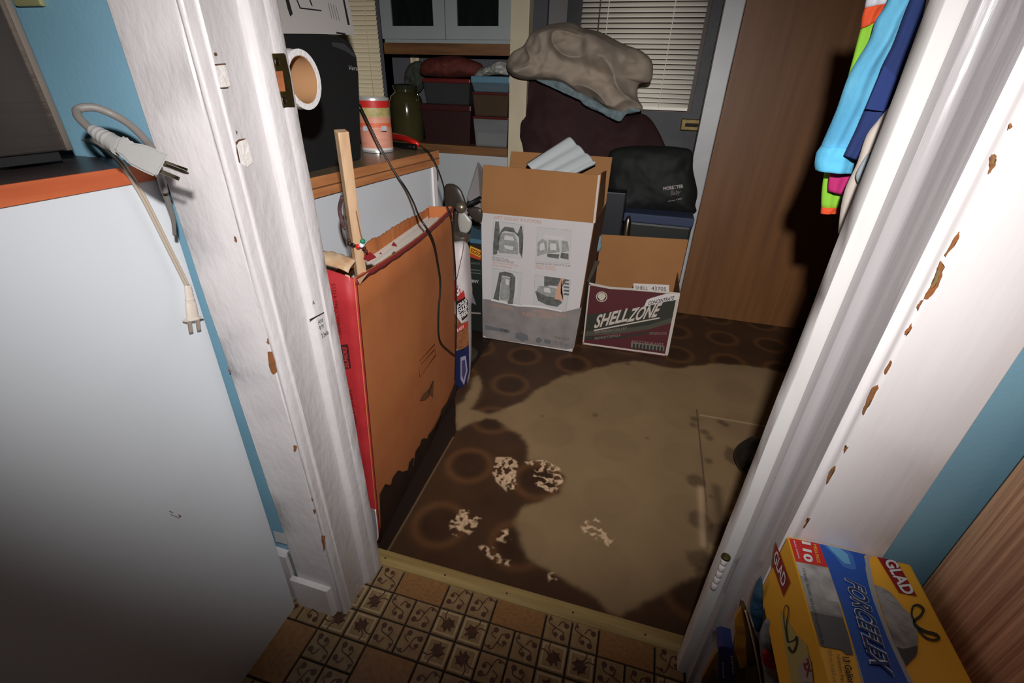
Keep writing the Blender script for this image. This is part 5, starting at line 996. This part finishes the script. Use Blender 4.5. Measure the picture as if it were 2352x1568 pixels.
box('cover_plate', (lo_[0], .4735, lo_[2]), (hi_[0], .4798, hi_[2]), mat('olive_cream_plate', (150, 146, 104), .4), oc, bevel=.002); box('rocker', (lo_[0]+.012, .4715, lo_[2]+.02), (hi_[0]-.012, .4738, hi_[2]-.01), mat('olive_cream_plate', (0, 0, 0)), oc, bevel=.0008); settle(oc)
# big grey plug
GP = mat('light_grey_plug_vinyl', (164, 162, 160), .45, bump=.1, bscale=150); GD = mat('grey_cord_vinyl', (124, 118, 114), .5)
pg = empty('grey_plug', tuple(AT(320, 350, ('d', .45)))); tag(pg, 'large light grey three-pin plug resting on the worktop corner', 'plug')
D0 = .452; V3 = lambda x, y, dd=0: AT(x, y, ('d', D0+dd))
ol = [(270, 322), (277, 314), (289, 312), (297, 320), (303, 328), (330, 331), (384, 353), (385, 358), (361, 404), (356, 406), (320, 390), (296, 377), (280, 359), (268, 352), (262, 345)]
bm = bmesh.new(); F_ = [bm.verts.new(V3(x, y, -.008)) for x, y in ol]; B__ = [bm.verts.new(V3(x, y, .012)) for x, y in ol]; bm.faces.new(F_); bm.faces.new(B__[::-1])
for i in range(len(ol)): bm.faces.new((F_[i], F_[(i+1) % len(ol)], B__[(i+1) % len(ol)], B__[i]))
bmesh.ops.recalc_face_normals(bm, faces=bm.faces); bmesh.ops.bevel(bm, geom=list(bm.edges), offset=.0018, segments=3, affect='EDGES'); bmo('plug_body', bm, GP, pg)
sr0 = V3(215, 300, .003); sr1 = V3(275, 337, .002); ax_ = sr1-sr0; Ls = np.linalg.norm(ax_)
pr_ = []
for i in range(22):
    t = i/21; r_ = .0058+.0035*t + (.0006 if (i//2) % 2 == 0 and .1 < t < .75 else 0); pr_.append((r_, Ls*t))
lathe('strain_relief', [(0, 0)]+pr_+[(0, Ls)], GP, pg, 22, frame(sr0, ax_))
def prong(a, b, w_, d0=.0, d1=.0, rnd=False, name='prong'):
    p, q_ = V3(*a, d0), V3(*b, d1); ax = q_-p; Mx = frame(p, ax, RW @ np.array((0, 1., 0)))
    if rnd: return lathe(name, [(0, 0), (w_, 0), (w_, np.linalg.norm(ax)*.86), (w_*.5, np.linalg.norm(ax)), (0, np.linalg.norm(ax))], STEEL, pg, 14, Mx)
    return box(name, (-w_, -.0007, 0), (w_, .0007, np.linalg.norm(ax)), STEEL, pg, bevel=.0004, M=Mx)
prong((374, 372), (430, 392), .0022, .002, .004); prong((378, 378), (432, 398), .0021, -.003, -.001, True); prong((366, 392), (412, 411), .0020, .004, .006)
g_ = [V3(212, 298, .003), V3(196, 286, .004), V3(180, 268, .006), V3(177, 254, .01), V3(192, 247, .014), V3(222, 248, .02), V3(262, 264, .03), V3(300, 288, .035), V3(338, 326, .035), V3(352, 350, .03)]
lc_ = tube('cord', g_+[V3(362, 380, .035), V3(368, 404, .06), V3(378, 440, .08)], .0039, GD, pg, n=8, seg=12)
dc = tube('cord_tail', [V3(372, 412, .075), V3(378, 440, .09), V3(388, 470, .10), V3(398, 505, .11), V3(401, 540, .12)], lambda t: .0042-.0022*t, mat('dark_grey_cord', (104, 98, 94), .5), pg, n=8, seg=12); settle(pg)
# small beige plug
bp_ = empty('beige_plug', tuple(AT(440, 700, ('x', -.59)))); tag(bp_, 'small beige two-pin plug hanging by its cord against the white cabinet', 'plug')
BG_ = mat('beige_plug_vinyl', (196, 184, 172), .45); BC = mat('beige_cord_vinyl', (172, 158, 142), .4)
XB = -.594
X_ = lambda x, y, o=0: AT(x, y, ('x', XB+o))
zc0 = [V3(180, 340, .06), V3(176, 328, .075), V3(190, 320, .08), V3(225, 325, .06), V3(258, 352, .045), V3(285, 382, .06)]
zc0 = [AT(182, 345, ('z', .9355)), AT(176, 332, ('z', .942)), AT(192, 320, ('z', .950)), AT(225, 328, ('z', .950)), AT(256, 352, ('z', .944)), AT(278, 375, ('z', .938))]
cpts = zc0+[X_(300, 405, .004), X_(325, 445, .002), X_(356, 505, .002), X_(388, 570, .003), X_(413, 620, .004), X_(430, 655, .005)]
bm = bmesh.new(); sh = np.array((0, .0017, .0006))
tube('', [p-sh for p in cpts], .0017, None, bm=bm); tube('', [p+sh for p in cpts], .0017, None, bm=bm); bmo('cord', bm, BC, bp_, smooth=True)
q0 = X_(431, 655, .006); q1 = X_(444, 738, .008); ax_ = nrm(q1-q0); LL_ = np.linalg.norm(q1-q0)
prf = [(0, 0)]+[(.0042+.0006*(i % 2)+.0012*i/8, LL_*.34*i/8) for i in range(9)]+[(.0066, LL_*.36), (.0066, LL_*.39), (.0060, LL_*.41), (.0075, LL_*.5), (.0080, LL_*.88), (.0098, LL_*.90), (.0100, LL_*.95), (0, LL_*.95)]
Mq = frame(q0, ax_, (1, 0, 0)); o_ = lathe('plug_body', prf, BG_, bp_, 20, Mq @ Matrix.Diagonal((.62, 1.05, 1, 1)))
box('flange', (-.004, -.0135, LL_*.91), (.004, .0135, LL_*.955), BG_, bp_, bevel=.001, M=Mq)
for s_ in (-1, 1): box('prong', (-.0006, s_*.0063-.0030, LL_*.95), (.0008, s_*.0063+.0030, LL_*.95+.017), STEEL, bp_, bevel=.0005, M=Mq)
settle(bp_)

# ------------------------------------------------------------------ kitchen right: wood cabinet, trash bag boxes
rc_ = empty('oak_cabinet', (.6, .2, 0)); tag(rc_, 'ribbed oak cabinet side filling the lower right corner', 'cabinet'); box('side_panel', (.404, -1.2, 0), (.425, .4635, .92), CABWOOD, rc_, bevel=.0008); box('carcass', (.426, -1.2, 0), (1.0, .46, .91), CABWOOD, rc_); settle(rc_)
# a crate underneath, mostly out of frame
cr_ = box('cardboard_crate', (.292, -.05, .0), (.395, .40, .425), CARD, bevel=.002); tag(cr_, 'plain brown cardboard crate under the yellow trash bag box', 'crate')
YEL = mat('yellow_box_card', (254, 190, 52), .5, rgb2=(248, 180, 46), vscale=6); YD = MATS['yellow_box_card']
gb_ = empty('trash_bag_box', (.325, .3, .43)); tag(gb_, 'big yellow and blue box of trash bags reading GLAD and FORCEFLEX', 'box')
GZ = .542; TPz = ('z', GZ)
g00, g01 = AT(1808, 1229, TPz), AT(2089, 1284, TPz)
yF = (g00[1]+g01[1])/2; xL, xR = g00[0], g01[0]-.002; slant = 0.0
yF = min(yF, .4635); bx_ = box('carton', (xL, .10, .4265), (xR, yF, GZ), YEL, gb_, bevel=.0022)
tz = lambda L: AP(L, TPz); cz = lambda x, y: (1640+x/3.92, 1200+y/3.92)     # crop coordinates of a close look at the box
C = lambda L: [cz(*p) for p in L]
def top_(name, L, m, off): return decal(name, [(min(max(p[0], xL+.001), xR-.001), min(p[1], yF-.001), p[2]) for p in tz(C(L))], m, gb_, off=off)
BLU = mat('royal_blue_print', (30, 86, 184), .35); BL2 = mat('light_blue_print', (110, 176, 222), .35); GRY = mat('silver_grey_print', (170, 170, 174), .4); WHT = mat('white_print', (232, 232, 234), .45)
REDB = mat('red_print', (206, 40, 34), .45); DRED = mat('deep_red_print', (150, 28, 26), .45); NVY = mat('navy_print', (20, 46, 110), .4)
top_('grey_band_edge', [(820, 122), (852, 130), (905, 205), (1010, 330), (1060, 480), (1110, 620), (1170, 820), (1240, 1060), (1330, 1443), (1380, 1443), (1300, 1100), (1200, 760), (1110, 540), (1020, 370), (950, 260)], GRY, .0004)
top_('blue_band', [(855, 132), (1346, 236), (1350, 300), (1372, 420), (1400, 560), (1440, 700), (1500, 860), (1570, 1040), (1660, 1240), (1760, 1443), (1350, 1443), (1300, 1260), (1240, 1060), (1180, 860), (1130, 700), (1080, 560), (1030, 410), (960, 260)], BLU, .0005)
top_('grey_band_edge', [(1346, 236), (1392, 246), (1395, 330), (1420, 480), (1450, 620), (1510, 820), (1600, 1040), (1700, 1260), (1790, 1443), (1745, 1443), (1650, 1240), (1560, 1040), (1490, 860), (1430, 700), (1390, 560), (1362, 420)], GRY, .0007)
top_('blue_glow', [(960, 160), (1180, 205), (1250, 300), (1280, 420), (1240, 430), (1160, 400), (1080, 300)], mat('mid_blue_print', (66, 120, 200), .35), .0008)
top_('blue_glow', [(1000, 180), (1120, 210), (1200, 290), (1230, 380), (1170, 370), (1090, 290)], BL2, .0010)
top_('photo_grey', [(722, 348), (1020, 405), (1055, 480), (1100, 620), (1165, 860), (846, 798), (800, 620), (760, 480)], mat('photo_light_grey', (196, 194, 192), .45, rgb2=(150, 148, 146), vscale=50), .0005)
top_('photo_mid', [(745, 470), (830, 500), (940, 545), (980, 640), (1010, 700), (1120, 720), (1160, 850), (850, 795), (800, 620)], mat('photo_mid_grey', (132, 130, 128), .45, rgb2=(176, 174, 170), vscale=40), .0008)
top_('photo_dark', [(846, 798), (1160, 862), (1210, 1020), (1250, 1190), (1190, 1190), (1150, 1150), (990, 1120), (930, 1100)], mat('photo_dark_grey', (84, 82, 82), .4), .0008)
top_('red_flash', [(655, 138), (945, 196), (1022, 406), (712, 346)], REDB, .0010)
top_('bag_photo', [(1440, 560), (1500, 580), (1580, 625), (1640, 690), (1700, 770), (1800, 860), (1830, 960), (1835, 1080), (1830, 1150), (1810, 1210), (1720, 1300), (1690, 1240), (1620, 1080), (1560, 920), (1500, 760)], mat('bag_light_grey', (186, 184, 180), .45, rgb2=(120, 118, 116), vscale=45), .0008)
top_('bag_photo_dark', [(1640, 1120), (1700, 1140), (1830, 1110), (1825, 1180), (1805, 1212), (1725, 1296)], mat('bag_dark_grey', (70, 68, 68), .45), .0011)
top_('bag_photo_dark', [(1500, 640), (1560, 640), (1640, 710), (1650, 735), (1590, 715), (1530, 680)], MATS['photo_mid_grey'], .0011)
top_('deep_red_label', [(1462, 302), (1632, 330), (1825, 668), (1664, 636)], DRED, .0010)
def loop(L, w_, off, name='drawstring_print'):
    P = [np.array((*cz(*p), 0)) for p in L]; P = cr(P, 6); bm = bmesh.new(); rows = []
    for i, p in enumerate(P):
        t = P[min(i+1, len(P)-1)]-P[max(i-1, 0)]; t = t/np.linalg.norm(t); n = np.array((-t[1], t[0], 0)); ww = w_*(.6+.6*math.sin(math.pi*i/(len(P)-1)))
        rows.append((bm.verts.new(AT(*(p+n*ww)[:2], TPz)+np.array((0, 0, off))), bm.verts.new(AT(*(p-n*ww)[:2], TPz)+np.array((0, 0, off)))))
    for a, b in zip(rows[:-1], rows[1:]): bm.faces.new((a[0], a[1], b[1], b[0]))
    return bmo(name, bm, mat('olive_black_string', (44, 44, 24), .5), gb_)
loop([(1800, 900), (1775, 830), (1790, 760), (1840, 750), (1880, 790), (1850, 850), (1800, 890), (1820, 940), (1900, 985), (1990, 1010), (2020, 1050), (1960, 1060), (1890, 1030), (1830, 960)], 3.0, .0014)
def ttop(s, a, b, c, m, off=.0016, **k): return text('lettering', s, AT(*cz(*a), TPz), AT(*cz(*b), TPz), AT(*cz(*c), TPz), m, gb_, off=off, **k)
ttop('GLAD', (1520, 345), (1700, 655), (1655, 345) if False else (1625, 335), WHT, bold=.03)
for s_, a, b, c, m_, k in (('110', (784, 172), (805, 352), (865, 190), WHT, dict(bold=.04)), ('MEGA PACK', (885, 202), (925, 372), (915, 205), mat('yellow_letters', (240, 180, 60), .5), dict(bold=.02)), ('BAGS | BOLSAS', (706, 168), (752, 330), (724, 170), WHT, dict(bold=.01)),
    ('FORCEFLEX', (1165, 500), (1405, 1320), (1345, 560), WHT, dict(bold=.055, shear=.3)), ('FORCEFLEX', (1172, 508), (1412, 1316), (1340, 566), NVY, dict(bold=.015, shear=.3)),
    ('110 BAGS / BOLSAS  (62.0 L) 2 FT X 2 FT 7.375 IN', (783, 422), (955, 1100), (812, 418), INK, {}), ('13 Gallon', (1150, 1212), (1205, 1460), (1210, 1220), INK, dict(bold=.02)), ('Tall Kitchen Bags', (1088, 1185), (1140, 1440), (1122, 1190), INK, {}), ('60.9 cm X 69.5 cm', (1022, 1150), (1070, 1440), (1052, 1150), mat('olive_letters', (130, 100, 30), .5), {})):
    ttop(s_, a, b, c, m_, off=(.0018 if s_ != 'FORCEFLEX' or m_ is WHT else .0024), **k)
# side of the box
XS = ('x', xL); cs = lambda L: AP(C(L), XS)
decal('deep_red_label', cs([(560, 170), (694, 540), (632, 668), (530, 380)]), DRED, gb_, off=.0008)
text('lettering', 'GLAD', AT(*cz(545, 330), XS)+0, AT(*cz(632, 600), XS), AT(*cz(575, 235), XS), WHT, gb_, off=.0016, bold=.02)
decal('side_fade', cs([(600, 780), (740, 1000), (840, 1100), (905, 1443), (700, 1443), (640, 1100)]), mat('pale_yellow_grey', (190, 176, 110), .5), gb_, off=.0005)
decal('side_panel_label', cs([(850, 1190), (882, 1250), (905, 1443), (790, 1443), (760, 1310)]), mat('grey_pink_label', (176, 160, 152), .5), gb_, off=.0010)
text('lettering', '2X', AT(*cz(815, 1270), XS), AT(*cz(850, 1400), XS), AT(*cz(858, 1215), XS), DRED, gb_, off=.0016, bold=.03)
def sloop(L, w_):
    P = cr([np.array((*cz(*p), 0)) for p in L], 6); bm = bmesh.new(); rows = []
    for i, p in enumerate(P):
        t = P[min(i+1, len(P)-1)]-P[max(i-1, 0)]; t = t/np.linalg.norm(t); n = np.array((-t[1], t[0], 0)); ww = w_*(.6+.8*i/len(P))
        rows.append((bm.verts.new(AT(*(p+n*ww)[:2], XS)+np.array((-.0013, 0, 0))), bm.verts.new(AT(*(p-n*ww)[:2], XS)+np.array((-.0013, 0, 0)))))
    for a, b in zip(rows[:-1], rows[1:]): bm.faces.new((a[0], a[1], b[1], b[0]))
    return bmo('drawstring_print', bm, MATS['olive_black_string'], gb_)
sloop([(670, 1080), (640, 900), (640, 780), (665, 745), (680, 800), (660, 940), (675, 1080)], 1.0); sloop([(675, 1080), (730, 1060), (755, 1030), (750, 1110), (715, 1170), (680, 1120)], 2.0)
settle(gb_)
# items in front of and below it, at the bottom edge of the frame
YS = .40
def uprt(name, L, y, d_, m, parent, zfloor=None):
    P = AP(L, ('y', y)); bm = bmesh.new(); a = [bm.verts.new(p) for p in P]; b = [bm.verts.new(p+np.array((0, d_, 0))) for p in P]; bm.faces.new(a); bm.faces.new(b[::-1])
    for i in range(len(P)): bm.faces.new((a[i], a[(i+1) % len(P)], b[(i+1) % len(P)], b[i]))
    return bmo(name, bm, m, parent)
ob = empty('open_bag_box', (.24, .42, .3)); tag(ob, 'open brown-flapped trash bag box beside the blue box at the bottom edge', 'box')
uprt('side_card', [(1703, 1394), (1712, 1400), (1748, 1500), (1772, 1640), (1690, 1640), (1686, 1500)], .440, .012, mat('dark_brown_card', (104, 74, 44), .8, rgb2=(80, 58, 38), vscale=20), ob)
uprt('yellow_card', [(1688, 1420), (1703, 1398), (1712, 1450), (1716, 1530), (1700, 1535), (1690, 1500)], .432, .006, mat('dull_yellow_card', (196, 146, 40), .6, rgb2=(150, 90, 50), vscale=30), ob)
tube('torn_edge', AP([(1712, 1402), (1722, 1440), (1734, 1490), (1742, 1530), (1750, 1580)], ('y', .428)), .0012, mat('torn_card_fibre', (0, 0, 0)), ob)
decal('grey_photo', AP([(1712, 1530), (1738, 1524), (1748, 1640), (1708, 1640)], ('y', .427)), MATS['photo_dark_grey'], ob, off=.002); settle(ob)
bb_ = empty('blue_box', (.2, .45, .2)); tag(bb_, 'narrow dark blue box standing at the foot of the right casing', 'box')
uprt('carton', [(1650, 1486), (1660, 1483), (1684, 1490), (1688, 1640), (1652, 1640)], .445, .03, mat('dark_blue_card', (32, 48, 110), .4), bb_)
text('lettering', 'STORAGE', *[AT(x, y, ('y', .4445)) for x, y in ((1658, 1520), (1660, 1556), (1662, 1520))], WHT, bb_, off=.001); text('lettering', 'SLIDER BAGS', *[AT(x, y, ('y', .4445)) for x, y in ((1678, 1504), (1682, 1545), (1683, 1504))], WHT, bb_, off=.001); settle(bb_)
yb = empty('yellow_box', (.19, .46, .2)); tag(yb, 'dull yellow box half hidden left of the narrow blue box', 'box')
uprt('carton', [(1644, 1500), (1652, 1492), (1656, 1640), (1600, 1640), (1612, 1560)], .452, .006, mat('dull_yellow_card_2', (150, 112, 40), .6, rgb2=(120, 84, 40), vscale=30), yb)
loopp = tube('printed_loop', AP([(1634, 1545), (1630, 1562), (1632, 1585), (1640, 1560), (1638, 1538), (1634, 1545)], ('y', .4515)), .0006, INK, yb); settle(yb)
gr_ = empty('grey_bag_roll', (.25, .42, .35)); tag(gr_, 'roll of grey plastic bags with a red band in the open box', 'bag roll')
PLG = mat('grey_plastic_sheet', (150, 148, 152), .35, rgb2=(110, 110, 112), vscale=40, bump=1, bscale=60)
blob('plastic_roll', [(1756, 1428), (1768, 1424), (1780, 1450), (1788, 1490), (1796, 1540), (1800, 1640), (1762, 1640), (1756, 1560), (1746, 1500), (1745, 1460)], ('y', .415), .014, PLG, gr_, amp=.004, freq=60, na=90, nr=14, center=(1775, 1540))
blob('red_band', [(1750, 1498), (1764, 1494), (1784, 1516), (1782, 1534), (1768, 1532), (1752, 1520)], ('y', .398), .006, mat('red_band', (150, 34, 28), .5), gr_, na=40, nr=8); settle(gr_)
ds = blob('dark_plastic_sheet', [(1765, 1418), (1778, 1402), (1790, 1440), (1800, 1500), (1812, 1560), (1820, 1640), (1796, 1640), (1792, 1540), (1782, 1470)], ('y', .425), .008, mat('dark_plastic', (40, 40, 38), .4, bump=.5, bscale=60), None, amp=.003, freq=60, na=80, nr=10, center=(1797, 1540)); tag(ds, 'dark crumpled plastic edge between the grey roll and the yellow box', 'plastic sheet')
bs2 = blob('blue_plastic_bag', [(1722, 1390), (1735, 1345), (1750, 1325), (1752, 1400), (1750, 1440), (1738, 1450), (1728, 1425)], ('y', .455), .006, mat('dim_blue_plastic', (64, 104, 134), .4, rgb2=(40, 60, 80), vscale=30), None, amp=.003, freq=60, na=60, nr=10); tag(bs2, 'blue plastic showing between the casing and the yellow trash bag box', 'bag')
